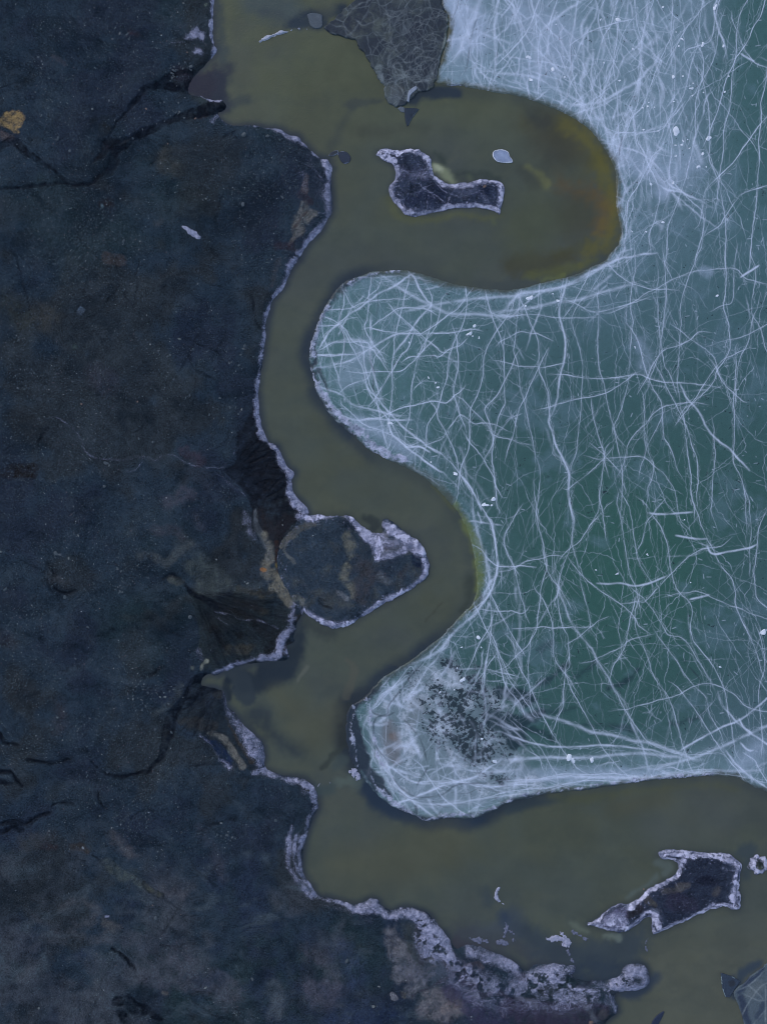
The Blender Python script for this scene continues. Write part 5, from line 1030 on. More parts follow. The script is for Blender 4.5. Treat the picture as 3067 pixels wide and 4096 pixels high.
# veins of the dirty slab
slabv = Canvas()
SL = P('10', '440,182 480,150 520,110 600,30 640,0 700,-80 800,-260 1000,-420 1180,-300 1190,-100 1193,0 1236,100 1240,180 1225,270 1188,400 1158,535 1150,560 1100,588 1040,600 1000,640 960,682 900,692 850,664 830,620 830,560 790,510 750,430 690,330 640,262 560,238 480,217')
for k in range(300):
    x = 1024 + (800 + 400 * rng.random()) * .618; y = (40 + 620 * rng.random()) * .618
    if not inside(np.array([x]), np.array([y]), SL)[0]: continue
    p, _ = walker(x, y, rng.random() * 6.28, 30 + 60 * rng.random(), 0.12); slabv.line(p, 1.3, 0.18 + 0.3 * rng.random(), 5)
for s in ('840,0 850,120 860,250 870,330 830,470', '860,400 900,460 960,500 1010,540 1080,530 1150,520', '870,340 960,400 1060,380 1170,390', '1200,270 1120,330 1040,310 1000,380 980,460 900,540', '1060,460 1030,400 1080,340', '1150,420 1130,500 1060,510 1040,450 1100,400 1150,420', '960,500 980,600 970,660', '830,560 900,540 960,600', '1240,20 1235,200 1190,390 1150,540', '700,60 720,20 760,0', '560,130 640,60 720,10', '480,160 560,190 640,240', '640,120 720,160 800,100', '840,250 760,330 760,430', '1020,540 1060,600', '880,430 930,420 940,480 890,490 880,430', '1000,440 1040,480 1000,520 960,480 1000,440'):
    slabv.line(catmull(P('10', s), 5), 1.6, 0.5, 12)
slabv.finish()
SLR = np.random.default_rng(55)
def paint_S(S):
    S.tex = 0.5; S.col[...] = np.asarray(alb(44, 55, 66), np.float32)
    n = fbm(S.X, S.Y, 55, 5, 161, .65)
    for cc, m in (((60, 70, 74), np.clip(n * 1.4, 0, .9)), ((38, 48, 60), np.clip(-n * 1.6, 0, .9))):
        m = m[..., None]; S.col = S.col * (1 - m) + np.asarray(alb(*cc), np.float32) * m
    q = S.paint
    q(P('10', '860,60,30 900,150,26 1000,170,20 1180,100,30 1150,200,34 1060,270,34 980,330,30 900,300,24'), (28, 38, 54), .85, 12, 14); q(P('10', '800,300,30 780,380,24 720,270,20 830,350,20'), (24, 34, 50), .9, 8, 12); q(P('10', '680,60,16 700,20,14'), (26, 32, 44), .8, 8, 8)
    q(P('10', '640,200,30 600,140,30 700,170,24'), (68, 76, 76), .6, 14, 14); q(P('10', '850,450,20 860,500,14'), (22, 32, 48), .8, 8, 8); q(P('10', '790,470,10 820,540,8 790,440,10'), (98, 112, 128), .8, 6, 7); q(P('10', '1090,460,16 1110,440,12'), (44, 48, 56), .9, 8, 6); q(P('10', '910,600,28'), (50, 54, 58), .8, 12, 8)
    sx = 1270 + 530 * SLR.random(70); sy = -60 + 500 * SLR.random(70) ** .8
    wxx = S.X + 9 * fbm(S.X, S.Y, 40, 3, 401); wyy = S.Y + 9 * fbm(S.X, S.Y, 40, 3, 405)
    D = np.sqrt((wxx[..., None] - sx) ** 2 + (wyy[..., None] - sy) ** 2); o2 = np.sort(D, -1)[..., :2]; idn = D.argmin(-1)
    tone = SLR.random(70)[idn]; tone = np.clip((tone - .5) * .7 + .7 * S.n1 + .3 * S.n3 - .3, -1, 1)
    for cc, m in (((66, 78, 82), np.clip(tone, 0, 1) * .8), ((26, 36, 52), np.clip(-tone * 1.4, 0, 1) * .95), ((92, 106, 122), (1 - sstep(1.0, 6.0, o2[..., 1] - o2[..., 0])) * (.08 + .30 * SLR.random(70)[idn]))):
        m = m[..., None]; S.col = S.col * (1 - m) + np.asarray(alb(*cc), np.float32) * m
    q(P('10', '1215,350,6 1230,200,6 1240,100,5'), (96, 110, 114), .6, 5, 5); q(P('10', '1180,240,8 1195,170,8'), (34, 44, 52), .7, 5, 5)
slab_thing('ice_slab', SL, paint_S, 'large dirty grey-green ice slab laced with pale veins beside the white ice at the top', 'ice slab', 1.8, 0.12, M_SLAB, 8, None, cracks=slabv, closed_n=0)
def flat(c1, extra=()):
    def f(S):
        S.col[...] = np.asarray(alb(*c1), np.float32)
        for t, s, cc, a, so_ in extra: S.paint(P(t, s), cc, a, so_, 2)
    return f
slab_thing('ice_slab', P('10', '330,98 345,88 372,85 425,95 430,125 428,175 385,186 350,165 340,130'), flat((62, 74, 90), [('10', '400,100,8 420,120,6', (76, 88, 106), .5, 8)]), 'single grey blue ice slab floating between the frost bar and the dirty slab', 'ice slab', 1.3, .07, M_SLAB, 1.0, None)
slab_thing('ice_floe', P('10', '1528,1005 1542,975 1590,968 1628,982 1638,1010 1655,1035 1653,1052 1600,1053 1552,1042'), flat((112, 130, 170), [('10', '1570,990,6 1630,1040,5', (126, 144, 184), .6, 8)]), 'pale blue oval ice floe alone in the pool', 'ice floe', 1.1, .07, M_ICE, .8, (188, 200, 232), 3.2)
slab_thing('ice_floe', P('10', '528,990 545,982 580,981 603,1000 614,1025 602,1050 572,1060 548,1042 535,1012'), flat((34, 44, 64)), 'dark round ice floe with a thin white rim near the west bank', 'ice floe', 1.1, .05, M_SLAB, .8, (104, 118, 152), 2.2)
slab_thing('ice_floe', P('10', '470,1006 490,982 528,974 532,988 520,1000 490,1012'), flat((36, 44, 58)), 'thin dark sliver of ice touching the dark round floe', 'ice floe', 1.1, .05, M_SLAB, .8, (100, 114, 140), 2.6)
slab_thing('ice_shard', P('10', '958,700 1010,698 1055,706 1010,765 988,808 975,820 962,770'), flat((30, 42, 60), [('10', '1050,710,4 1010,760,5 985,810,3', (92, 106, 124), .7, 3), ('10', '1000,740,8', (20, 30, 44), .8, 5)]), 'dark pointed ice shard hanging below the dirty slab like a fang', 'ice shard', 1.1, .06, M_SLAB, .8, None, closed_n=0)
slab_thing('ice_shard', P('10', '914,702 935,686 960,696 962,728 938,727'), flat((78, 90, 108)), 'small grey ice block wedged beside the dark pointed shard', 'ice shard', 1.1, .07, M_SLAB, .8, None, closed_n=0)
slab_thing('ice_shard', P('10', '975,640 985,590 1030,560 1040,580 1000,620 990,662 972,655'), flat((110, 124, 152)), 'upright white ice chip at the tip of the dirty slab', 'ice shard', 1.1, .16, M_SLAB, .8, None)
brv = Canvas()
for s in ('1480,1600 1540,1500 1600,1420 1656,1380', '1500,1460 1600,1500 1656,1490', '1450,1440 1540,1400 1640,1300', '1560,1656 1640,1560', '1640,1400 1640,1550 1640,1656', '1520,1390 1600,1460 1656,1530'): brv.line(catmull(P('23', s), 5), 1.8, .8, 3)
brv.finish()
BR = P('23', '1438,1452 1470,1410 1510,1385 1560,1332 1620,1292 1656,1262 1800,1240 2000,1400 2000,1800 1700,1900 1540,1760 1505,1656 1490,1590 1462,1525')
slab_thing('ice_slab', BR, flat((66, 80, 96), [('23', '1540,1450,24 1600,1400,20', (80, 92, 104), .6, 14), ('23', '1480,1480,14 1500,1560,14 1530,1640,12', (36, 46, 70), .85, 8), ('23', '1600,1600,14 1640,1500,10', (40, 52, 74), .7, 8), ('23', '1470,1440,8 1560,1350,8 1630,1300,8', (34, 46, 72), .8, 8)]), 'cracked blue grey ice slab cut off by the bottom right corner', 'ice slab', 1.6, .1, M_SLAB, 2.5, None, cracks=brv)
slab_thing('ice_shard', P('23', '1353,1324 1420,1342 1482,1376 1445,1430 1412,1482 1384,1482 1362,1420'), flat((42, 54, 74), [('23', '1420,1390,12', (36, 42, 54), .9, 5)]), 'triangular dark ice shard with a bright edge beside the bottom right slab', 'ice shard', 1.2, .08, M_SLAB, .8, (108, 130, 150), 2.0, closed_n=0)
slab_thing('ice_shard', P('23', '983,1573 986,1592 952,1656 930,1690 905,1660 932,1610'), flat((32, 42, 66)), 'narrow dark ice sliver at the bottom edge in the open channel', 'ice shard', 1.2, .05, M_SLAB, .8, None)

# ------------------------------------------------------------------ LUMPS: snow, frost, stones
def ico():
    t = (1 + 5 ** .5) / 2
    v = np.array([(-1, t, 0), (1, t, 0), (-1, -t, 0), (1, -t, 0), (0, -1, t), (0, 1, t), (0, -1, -t), (0, 1, -t), (t, 0, -1), (t, 0, 1), (-t, 0, -1), (-t, 0, 1)], float); v /= np.linalg.norm(v[0])
    f = [(0, 11, 5), (0, 5, 1), (0, 1, 7), (0, 7, 10), (0, 10, 11), (1, 5, 9), (5, 11, 4), (11, 10, 2), (10, 7, 6), (7, 1, 8), (3, 9, 4), (3, 4, 2), (3, 2, 6), (3, 6, 8), (3, 8, 9), (4, 9, 5), (2, 4, 11), (6, 2, 10), (8, 6, 7), (9, 8, 1)]
    return v, f
def subdiv(v, f):
    v = [tuple(x) for x in v]; ca = {}; nf = []
    def mid(a, b):
        k = (min(a, b), max(a, b))
        if k not in ca:
            m = np.array(v[a]) + np.array(v[b]); m /= np.linalg.norm(m); ca[k] = len(v); v.append(tuple(m))
        return ca[k]
    for a, b, c_ in f:
        x, y, z_ = mid(a, b), mid(b, c_), mid(c_, a); nf += [(a, x, z_), (b, y, x), (c_, z_, y), (x, y, z_)]
    return np.array(v), nf
def lump(name, seed, rough, lev=2, flatk=0.6, lobes=3):
    """unit lump (radius about 1) bulging unevenly"""
    r = np.random.default_rng(seed); v, f = ico()
    for _ in range(lev): v, f = subdiv(v, f)
    s = np.ones(len(v))
    for k in range(lobes * 3):
        d = r.normal(size=3); d /= np.linalg.norm(d); s += rough * r.normal() * 0.35 * np.clip(v @ d, 0, 1) ** (2 + 3 * r.random())
    for k in range(3):   # planar chips
        d = r.normal(size=3); d /= np.linalg.norm(d); h = v @ d * s; cut = 0.75 + .15 * r.random(); s = np.where(h > cut, s * cut / np.maximum(h, 1e-6), s)
    co = v * s[:, None] * np.array([1, 0.7 + .25 * r.random(), flatk])
    me = bpy.data.meshes.new(name); me.from_pydata([tuple(c_) for c_ in co], [], f); me.update()
    for p_ in me.polygons: p_.use_smooth = True
    return me
SNOW = [lump('snow_clump', 200 + k, 1.5, 3, .35, 4) for k in range(6)]
for m_ in SNOW: m_.materials.append(M_SNOW)
def put(me_, name, x, y, z_, r, rot=None, sx=1.0):
    o = bpy.data.objects.new(name, me_); COL.objects.link(o); o.location = (wx(x), wy(y), z_); o.rotation_euler = (0, 0, rot if rot is not None else rng.random() * 6.28)
    s = r / PXM; o.scale = (s * sx, s, s); return o
CL = [('20', 690, 130, 14, 'pear-shaped snow clump, the tallest of those at the top of the milky ice'), ('20', 1240, 288, 9, 'round snow clump below the thick upright crack at top right'), ('20', 1275, 893, 10, 'bright snow clump on a long upright crack at the right of the milky ice'),
 ('20', 1045, 500, 9, 'tilted snow clump on a branching crack in the milky ice'), ('20', 1165, 575, 6, 'small snow clump right of the tilted clump'), ('20', 1235, 1000, 7, 'oval snow clump near the southern end of the milky ice'), ('20', 1370, 300, 8, 'ragged snow clump beside the round clump at top right'),
 ('20', 1205, 1080, 8, 'flat oval snow clump where the milky ice turns green'), ('20', 1070, 855, 15, 'long crooked snow clump in the middle of the milky ice'), ('20', 980, 47, 6, 'small snow clump at the top edge of the photo'), ('20', 1315, 50, 9, 'snow clump on the widest crack at the top edge'),
 ('20', 270, 455, 9, 'pointed snow clump above the north rim of the pool'), ('20', 345, 500, 6, 'thin snow clump right of the pointed clump above the pool'), ('20', 110, 370, 10, 'crumbly snow clump left above the pool rim'), ('20', 125, 520, 7, 'snow clump sitting nearest the pool rim'),
 ('20', 855, 840, 6, 'small snow clump left of the long crooked clump'), ('20', 1105, 255, 5, 'tiny snow clump left of the round clump at top right'), ('20', 900, 1190, 6, 'hooked snow clump right of the orange bend'), ('20', 980, 1440, 8, 'wedge-shaped snow clump low on the milky ice'),
 ('21', 125, 275, 13, 'largest snow clump on the white crack band under the pool'), ('21', 300, 292, 6, 'flat snow clump right of the largest one under the pool'), ('21', 95, 325, 6, 'small twin snow clump just below the largest one under the pool'),
 ('11', 1380, 505, 9, 'faint snow clump left of a bent streak on the green ice'), ('11', 1415, 450, 7, 'bent streak of snow on the green ice'), ('11', 1175, 850, 8, 'white snow clump between two long cracks left of centre'), ('11', 865, 1080, 9, 'pale snow clump at the foot of a straight crack near the west rim'), ('11', 1285, 1410, 8, 'snow clump beside the curved white rim crack'),
 ('11', 1535, 1575, 12, 'drop-shaped snow clump near the inner bend'), ('11', 1480, 1608, 10, 'oval white snow clump next to the drop-shaped one'), ('11', 1525, 1612, 5, 'little snow clump under the drop-shaped one'),
 ('22', 372, 1588, 18, 'big white snow clump on the lower white band'), ('22', 400, 1600, 10, 'smaller snow clump leaning on the big one on the lower band'), ('22', 518, 1600, 9, 'lone notched snow clump right of the big pair on the lower band'), ('22', 1625, 775, 15, 'fuzzy white snow clump at the right edge of the green ice'), ('22', 685, 400, 5, 'tiny snow clump above the long white scratch'),
 ('12', 1440, 815, 9, 'snow clump south of the bend among thin cracks'), ('12', 1455, 875, 5, 'small snow clump just under another south of the bend'), ('12', 1340, 1085, 11, 'flat snow clump above the dark spotted ice'), ('12', 1545, 1610, 8, 'snow clump among the dark spots of the white lobe'), ('12', 1460, 1465, 6, 'small snow clump in the middle of the dark spotted ice')]
for k, (t, x, y, r, lab) in enumerate(CL):
    q = P(t, '%d,%d' % (x, y))[0]; o = put(SNOW[k % 6], 'snow_clump', q[0], q[1], 0.055, r * 0.72, None, 1.25); tag(o, lab, 'snow clump', 'snow clumps frozen onto the lake ice')
# tiny crumbs
crumb = [('20', 925, 695), ('20', 890, 665), ('20', 1150, 960), ('20', 600, 410), ('20', 700, 525), ('20', 1110, 915), ('20', 1175, 540), ('20', 1240, 600), ('20', 1170, 620), ('20', 290, 160), ('20', 790, 320), ('20', 575, 130), ('20', 1065, 210), ('20', 1080, 300), ('20', 1050, 658), ('20', 1110, 495), ('20', 1045, 1185), ('20', 440, 675), ('20', 850, 700), ('20', 880, 690), ('20', 950, 850), ('20', 1140, 905), ('20', 1100, 940), ('20', 1065, 1012), ('20', 1260, 1080), ('20', 870, 1500), ('20', 780, 1500), ('20', 1405, 495), ('20', 1380, 598), ('20', 1060, 940),
 ('11', 990, 560), ('11', 1130, 1335), ('11', 1440, 530), ('11', 1400, 520), ('11', 1160, 820), ('11', 1115, 790), ('22', 548, 375), ('22', 1160, 455), ('22', 880, 275), ('22', 1120, 50), ('22', 1350, 1000), ('12', 1330, 875), ('12', 1300, 1008), ('12', 1280, 1150), ('12', 1190, 1165), ('21', 270, 245), ('21', 1330, 260), ('21', 800, 590)]
CRUMBS = []; LOOSE = []
for k, (t, x, y) in enumerate(crumb):
    q = P(t, '%d,%d' % (x, y))[0]; o = put(SNOW[(k * 5) % 6], 'snow_crumb', q[0], q[1], 0.052, 2.6 + 1.6 * rng.random()); tag(o, 'tiny white crumb of snow scattered on the lake ice', 'snow crumb', 'snow crumbs on the lake ice'); CRUMBS.append((o, q[0], q[1]))

def lumpy_patch(name, tile, spec, label, cat, mat, h=0.10, rag=4, group=None, sil=0.0):
    """an irregular raised patch traced as a stroke"""
    p = P(tile, spec); m = p[:, 2].max() + 14
    xs = np.arange(p[:, 0].min() - m, p[:, 0].max() + m, 1.3); ys = np.arange(p[:, 1].min() - m, p[:, 1].max() + m, 1.3)
    S = Sheet(xs, ys); pc = catmull(p, 3) if len(p) > 2 else p
    f = seg_field(S.X, S.Y, pc) + rag * (0.6 * S.n2 + 0.7 * fbm(S.X, S.Y, 11, 3, 171, .7))
    g0 = ground_z(S.X, S.Y); g0 = np.maximum(g0, 0.0)
    Z = g0 - 0.03 + (h + 0.03) * sstep(-1, 6, f) * (1 + 0.3 * S.n2)
    k = np.maximum.reduce([f[1:, 1:], f[:-1, 1:], f[1:, :-1], f[:-1, :-1]]) > 0
    o = link(name, grid_mesh(name, xs, ys, Z, k), None, [mat]); return tag(o, label, cat, group)
def plain_mat(name, c1, c2, r=0.75):
    m, n, b = new_mat(name); co = N(n, 'ShaderNodeTexCoord').outputs['Object']; n1_ = noise(n, co, 7.0, 5, 0.65)
    n.links.new(mixc(n, ramp(n, n1_, 0.32, 0.68), tuple(alb(*c1)), tuple(alb(*c2))), b.inputs['Base Color']); b.inputs['Roughness'].default_value = r
    bp = N(n, 'ShaderNodeBump'); bp.inputs['Strength'].default_value = 0.5; bp.inputs['Distance'].default_value = 0.04; n.links.new(n1_, bp.inputs['Height']); n.links.new(bp.outputs[0], b.inputs['Normal']); return m
M_DULL = plain_mat('shallow_frost', (96, 104, 136), (58, 68, 94)); M_OLD = plain_mat('old_snow', (142, 150, 186), (100, 110, 142)); M_BAR = plain_mat('hoar_frost', (158, 168, 200), (120, 130, 160))
lumpy_patch('snow_patch', '00', '1202,1490,5 1228,1502,10 1262,1526,14 1290,1548,11', 'small leftover snow patch on the dark gravel plain', 'snow patch', M_OLD, .06, 7)
lumpy_patch('frost_bar', '10', '25,268,6 60,250,8 100,235,7 150,212,7 200,208,6 232,195,5', 'crusty white frost bar sticking out into the upper channel', 'frost bar', M_BAR, .12, 5)
lumpy_patch('frost_lump', '10', '277,185,4 280,186,4', 'small white frost lump between the frost bar and the grey slab', 'frost lump', M_BAR, .12, 1)
lumpy_patch('frost_lump', '10', '328,188,2.5 330,189,2.5', 'tiniest frost lump in the row touching the grey slab', 'frost lump', M_BAR, .1, 1)
lumpy_patch('frost_feather', '13', '1580,768,3 1560,785,9 1550,815,9 1558,845,8 1578,868,5 1612,885,2', 'wispy crescent of frost standing alone in the lower channel', 'frost', M_OLD, .05, 7)
lumpy_patch('frost_patch', '23', '230,1110,8 300,1100,14 340,1110,18 370,1140,12 330,1075,12', 'isolated lilac frost patch in the shallow dark water of the south bay', 'frost patch', M_OLD, .06, 9)
for q_, lab_ in (('-20,1050,5 20,1075,9 10,1110,7', 'thin mauve frost fleck west of the isolated lilac frost patch'), ('372,1180,3 378,1220,3 400,1250,2.5', 'short frost thread hanging below the isolated lilac frost patch'), ('880,1100,2.5 870,1150,2.5 885,1210,2.5 900,1260,2', 'dotted frost thread running down from the slanting island'), ('400,1050,5 440,1080,8 480,1110,6', 'greenish frost smear between the lilac patch and the slanting island')):
    lumpy_patch('frost_patch', '23', q_, lab_, 'frost patch', M_DULL, .03, 9)
for q_, lab_ in (('1390,1100,8 1440,1110,12 1490,1125,7', 'mauve frost bank just above the white crust of the south shore'), ('1560,1130,6 1600,1120,10 1640,1150,8', 'ragged frost fleck in the dark shallows right of the mauve bank'), ('1610,1000,4 1620,1050,7 1600,1090,6', 'faint frost plume under the wispy frost crescent')):
    lumpy_patch('frost_patch', '13', q_, lab_, 'frost patch', M_DULL, .03, 11)
lumpy_patch('frost_patch', '13', '400,135,2.5 405,110,2.5 430,92,2.5 470,92,2 480,98,2', 'thin curl of frost beside the west bank below the spit', 'frost patch', M_OLD, .05, 2)
lumpy_patch('frost_patch', '13', '610,20,10 640,30,14 660,70,10 620,50,8', 'pale frost patch in the shallows below the ice lobe', 'frost patch', M_OLD, .04, 10)

STONES = [lump('stone', 300 + k, 1.0, 2, .62, 3) for k in range(8)]
PALE = [lump('stone', 340 + k, 1.0, 2, .62, 3) for k in range(4)]; RED = [lump('stone', 360 + k, 1.0, 2, .62, 3) for k in range(2)]
for m_ in STONES: m_.materials.append(M_STONE)
for m_ in PALE: m_.materials.append(M_STONE_PALE)
for m_ in RED: m_.materials.append(M_STONE_RED)
GRP = 'stones scattered over the dark gravel shore'
ST = [('02', 50, 497, 10, 0, 'large blue grey boulder at the left edge of the plain'), ('02', 375, 265, 8, 0, 'larger stone of a close pair on the left plain'), ('02', 402, 274, 6, 0, 'smaller stone of a close pair on the left plain'), ('02', 15, 256, 5, 1, 'pale stone at the far left edge'), ('02', 460, 297, 6, 1, 'pale stone right of the close pair'), ('02', 1235, 676, 8, 0, 'pointed stone beside the upper corner of the dark fan'),
 ('02', 1013, 870, 5, 0, 'dark stone alone in the middle of the lower plain'), ('02', 520, 153, 4, 1, 'small bright stone above the close pair'), ('02', 1118, 1420, 7, 0, 'stone at the edge of the black gully'), ('02', 1045, 1190, 4, 1, 'pale stone in the cobble belt by the gully'), ('02', 1405, 308, 5, 1, 'pale flat stone on the silt by the fan'), ('02', 430, 550, 7, 0, 'round stone under the dark rill'),
 ('02', 578, 742, 6, 0, 'stone in the open gravel right of a pale streak'), ('02', 1605, 460, 5, 1, 'pale stone above the brown fan'), ('02', 420, 1463, 4, 1, 'small pale stone near the lower brown streak'), ('01', 860, 190, 6, 0, 'rounded stone south of the pale oval patch'), ('01', 1287, 190, 5, 0, 'stone beside the dark hollow on the right plain'), ('01', 963, 393, 4, 1, 'bright stone on the empty middle plain'),
 ('01', 978, 573, 5, 1, 'pale stone left of a matching one on the middle plain'), ('01', 1168, 540, 5, 1, 'pale stone right of centre on the middle plain'), ('01', 1035, 615, 5, 0, 'grey stone below the pale pair'), ('01', 1588, 590, 7, 0, 'largest stone near the river bank on the middle plain'), ('01', 1588, 608, 5, 0, 'stone touching the largest one near the river bank'), ('01', 473, 813, 5, 0, 'greenish stone on the left plain'),
 ('01', 535, 960, 5, 2, 'brownish stone above the frost vein'), ('01', 897, 945, 4, 2, 'orange brown stone on the middle plain'), ('01', 688, 1340, 9, 0, 'biggest stone just under the frost vein'), ('01', 712, 1355, 5, 0, 'small stone beside the biggest one under the frost vein'), ('01', 620, 1195, 6, 0, 'stone above the frost vein'), ('01', 678, 1492, 6, 0, 'grey stone under the frost vein left of the watery patch'), ('01', 992, 1203, 5, 0, 'stone above the middle of the frost vein'),
 ('01', 905, 1183, 5, 0, 'stone left above the middle of the frost vein'), ('01', 320, 865, 4, 1, 'pale speck-like stone at left'), ('01', 122, 857, 4, 0, 'dull stone at the left edge of the middle plain'), ('01', 1237, 908, 5, 0, 'stone on the gravel above the dark triangle'), ('01', 1132, 803, 4, 0, 'bluish stone on the gravel right of centre'),
 ('00', 398, 917, 9, 0, 'pair of fused stones above the lower stream'), ('00', 472, 995, 5, 0, 'stone above the bend of the lower stream'), ('00', 615, 725, 6, 1, 'pale pebble above the island between the streams'), ('00', 955, 720, 5, 2, 'pinkish stone between the two streams'), ('00', 1130, 465, 8, 0, 'rounded stone at the head of the upper stream mouth'), ('00', 1240, 440, 7, 0, 'stone on the north lip of the stream mouth'), ('00', 1240, 460, 6, 0, 'second stone on the north lip of the stream mouth'),
 ('00', 1165, 422, 5, 0, 'small stone above the stream mouth'), ('00', 1218, 350, 4, 2, 'reddish stone beside the white mineral stripe'), ('00', 1270, 776, 5, 2, 'reddish stone in the main stream near its mouth'), ('00', 1342, 1302, 5, 1, 'pale stone on the headland west of the pool'), ('00', 790, 243, 5, 1, 'pale stone on the reddish gravel at the top'), ('00', 1190, 25, 5, 1, 'pale stone at the top edge near the river'), ('00', 873, 913, 5, 0, 'stone standing in the middle of the main stream'), ('00', 935, 855, 4, 0, 'pebble in the main stream above the bend'),
 ('00', 1580, 1335, 8, 0, 'greyish lump with a shadow on the headland'), ('00', 818, 1580, 8, 0, 'flat greenish stone low on the upper plain'), ('00', 1585, 880, 9, 0, 'knot of stones on the headland west of the pool'), ('10', 78, 888, 8, 0, 'smooth dark boulder near the white bank of the headland'), ('10', 222, 1222, 6, 0, 'round stone on the headland left of the mud ramp'), ('10', 68, 1050, 6, 0, 'dark stone in the middle of the headland'), ('10', 30, 1280, 4, 1, 'pale stone at the west of the headland'), ('10', 175, 1285, 6, 0, 'low dark stone under the round one on the headland'), ('10', 1475, 1210, 7, 2, 'reddish stone on the east end of the L-shaped island'),
 ('10', 930, 1225, 4, 0, 'dark stone on the west end of the L-shaped island'), ('13', 337, 138, 8, 3, 'round dark stone set in the white bank at the corner of the bay'), ('13', 381, 238, 6, 3, 'smaller dark stone in the white bank under the round one'), ('13', 590, 1232, 9, 0, 'large rounded stone on the bottom plain'), ('13', 1040, 1037, 6, 3, 'dark stone caught in the porous white crust'), ('13', 1178, 1178, 5, 3, 'dark pebble in the lower part of the porous crust'), ('13', 762, 1497, 8, 1, 'pale stone on the bottom plain near the mud'), ('13', 797, 1388, 4, 1, 'small pale stone above another on the bottom plain'),
 ('13', 1116, 1310, 9, 0, 'stone ringed by pale silt on the mud flat'), ('13', 130, 333, 6, 0, 'dark stone behind the bay bank'), ('03', 660, 300, 5, 1, 'bright pebble high on the lower left plain'), ('03', 735, 373, 3, 1, 'speck-like stone right of the bright pebble'), ('03', 1470, 430, 8, 0, 'stone in a small cluster on the lower plain'), ('03', 1015, 958, 7, 0, 'flat stone on the bottom plain'), ('03', 275, 1521, 6, 1, 'pale chip of stone at bottom left'), ('03', 503, 662, 4, 0, 'greenish pebble on the lower plain'),
 ('03', 1640, 1330, 7, 0, 'pale lump of stone at the end of the silt sheet'), ('03', 1340, 1395, 6, 1, 'long pale chip on the silt sheet'), ('23', 857, 782, 5, 2, 'tiny reddish stone on the white spit of the slanting island'), ('23', 512, 1635, 9, 2, 'reddish round stone at the bottom edge of the purple mud'), ('10', 1240 - 0, 0, 0, 0, '')]
M_DARK = stone_material('wet_stone', (30, 36, 50), (36, 42, 56)); DARK = [lump('stone', 380 + k, .8, 2, .6, 3) for k in range(2)]
for m_ in DARK: m_.materials.append(M_DARK)
SET = [STONES, PALE, RED, DARK]
nst = 0
for k, (t, x, y, r, kd, lab) in enumerate(ST):
    if not lab: continue
    q = P(t, '%d,%d' % (x, y))[0]; zz = max(float(top_z(np.array([q[0]]), np.array([q[1]]))[0][0]), 0.05)
    o = put(SET[kd][k % len(SET[kd])], 'stone', q[0], q[1], zz + r / PXM * 0.15, r * (1.0 if kd != 1 else .8)); tag(o, lab, 'stone', GRP); nst += 1
clus = [('00', 1140, 490, 60, 16), ('00', 1190, 520, 50, 10), ('00', 1130, 740, 70, 12), ('00', 800, 260, 60, 8), ('02', 790, 470, 90, 18), ('02', 1060, 1140, 90, 20), ('02', 960, 1220, 60, 10), ('01', 1550, 700, 90, 12), ('01', 1440, 980, 120, 14), ('03', 1500, 450, 60, 8), ('02', 560, 1380, 70, 10), ('01', 1090, 600, 90, 8)]
def try_stone(x, y, r):
    if ground_s(x, y, GS) < 14 or ground_s(x, y, frost) > .5: return False
    kd = 0 if rng.random() < .8 else (1 if rng.random() < .85 else 2)
    o = put(SET[kd][rng.integers(0, len(SET[kd]))], 'stone', x, y, float(ground_z(x, y)) + r / PXM * .2, r * (1 if kd == 0 else .75))
    tag(o, 'small grey stone lying loose among the finer gravel of the dark shore', 'stone', GRP); LOOSE.append((o, x, y, r, kd)); return True
for t, x, y, sp, n_ in clus:
    for k in range(n_):
        q = P(t, '%d,%d' % (x, y))[0]
        if nst < 298 and try_stone(q[0] + rng.normal() * sp * .5, q[1] + rng.normal() * sp * .35, 2.6 + 2.6 * rng.random() ** 2): nst += 1
while nst < 298:
    x = 1250 * rng.random(); y = 4096 * rng.random()
    if rng.random() < .35 + .5 * (fbm(np.array([x]), np.array([y]), 200, 3, 71)[0] > 0) and try_stone(x, y, 2.6 + 3.0 * rng.random() ** 3): nst += 1

def place_labels(items, marks, what):
    used = {}
    for it in items:
        o, x, y = it[:3]; ds = sorted((math.hypot(x - mx, y - my), mx, my, nm) for mx, my, nm in marks)[:6]
        kind = what(it); done = False
        for d, mx, my, nm in ds:
            vx, vy = x - mx, y - my
            dr = ('right of' if vx > 0 else 'left of') if abs(vx) > 2.2 * abs(vy) else ('below' if vy > 0 else 'above') if abs(vy) > 2.2 * abs(vx) else ('lower ' if vy > 0 else 'upper ') + ('right of' if vx > 0 else 'left of')
            for far_ in ('close ', '', 'well '):
                if (far_ == 'close ') != (d < 70) or (far_ == 'well ') != (d > 190): continue
                lab = '%s %s%s the %s' % (kind, far_, dr, nm)
                if lab not in used: used[lab] = 1; o['label'] = lab; done = True; break
            if done: break
        if not done: o['label'] = '%s, one of several %sto the %s of the %s' % (kind, 'far off ' if ds[0][0] > 190 else '', 'right' if x > ds[0][1] else 'left', ds[0][3])
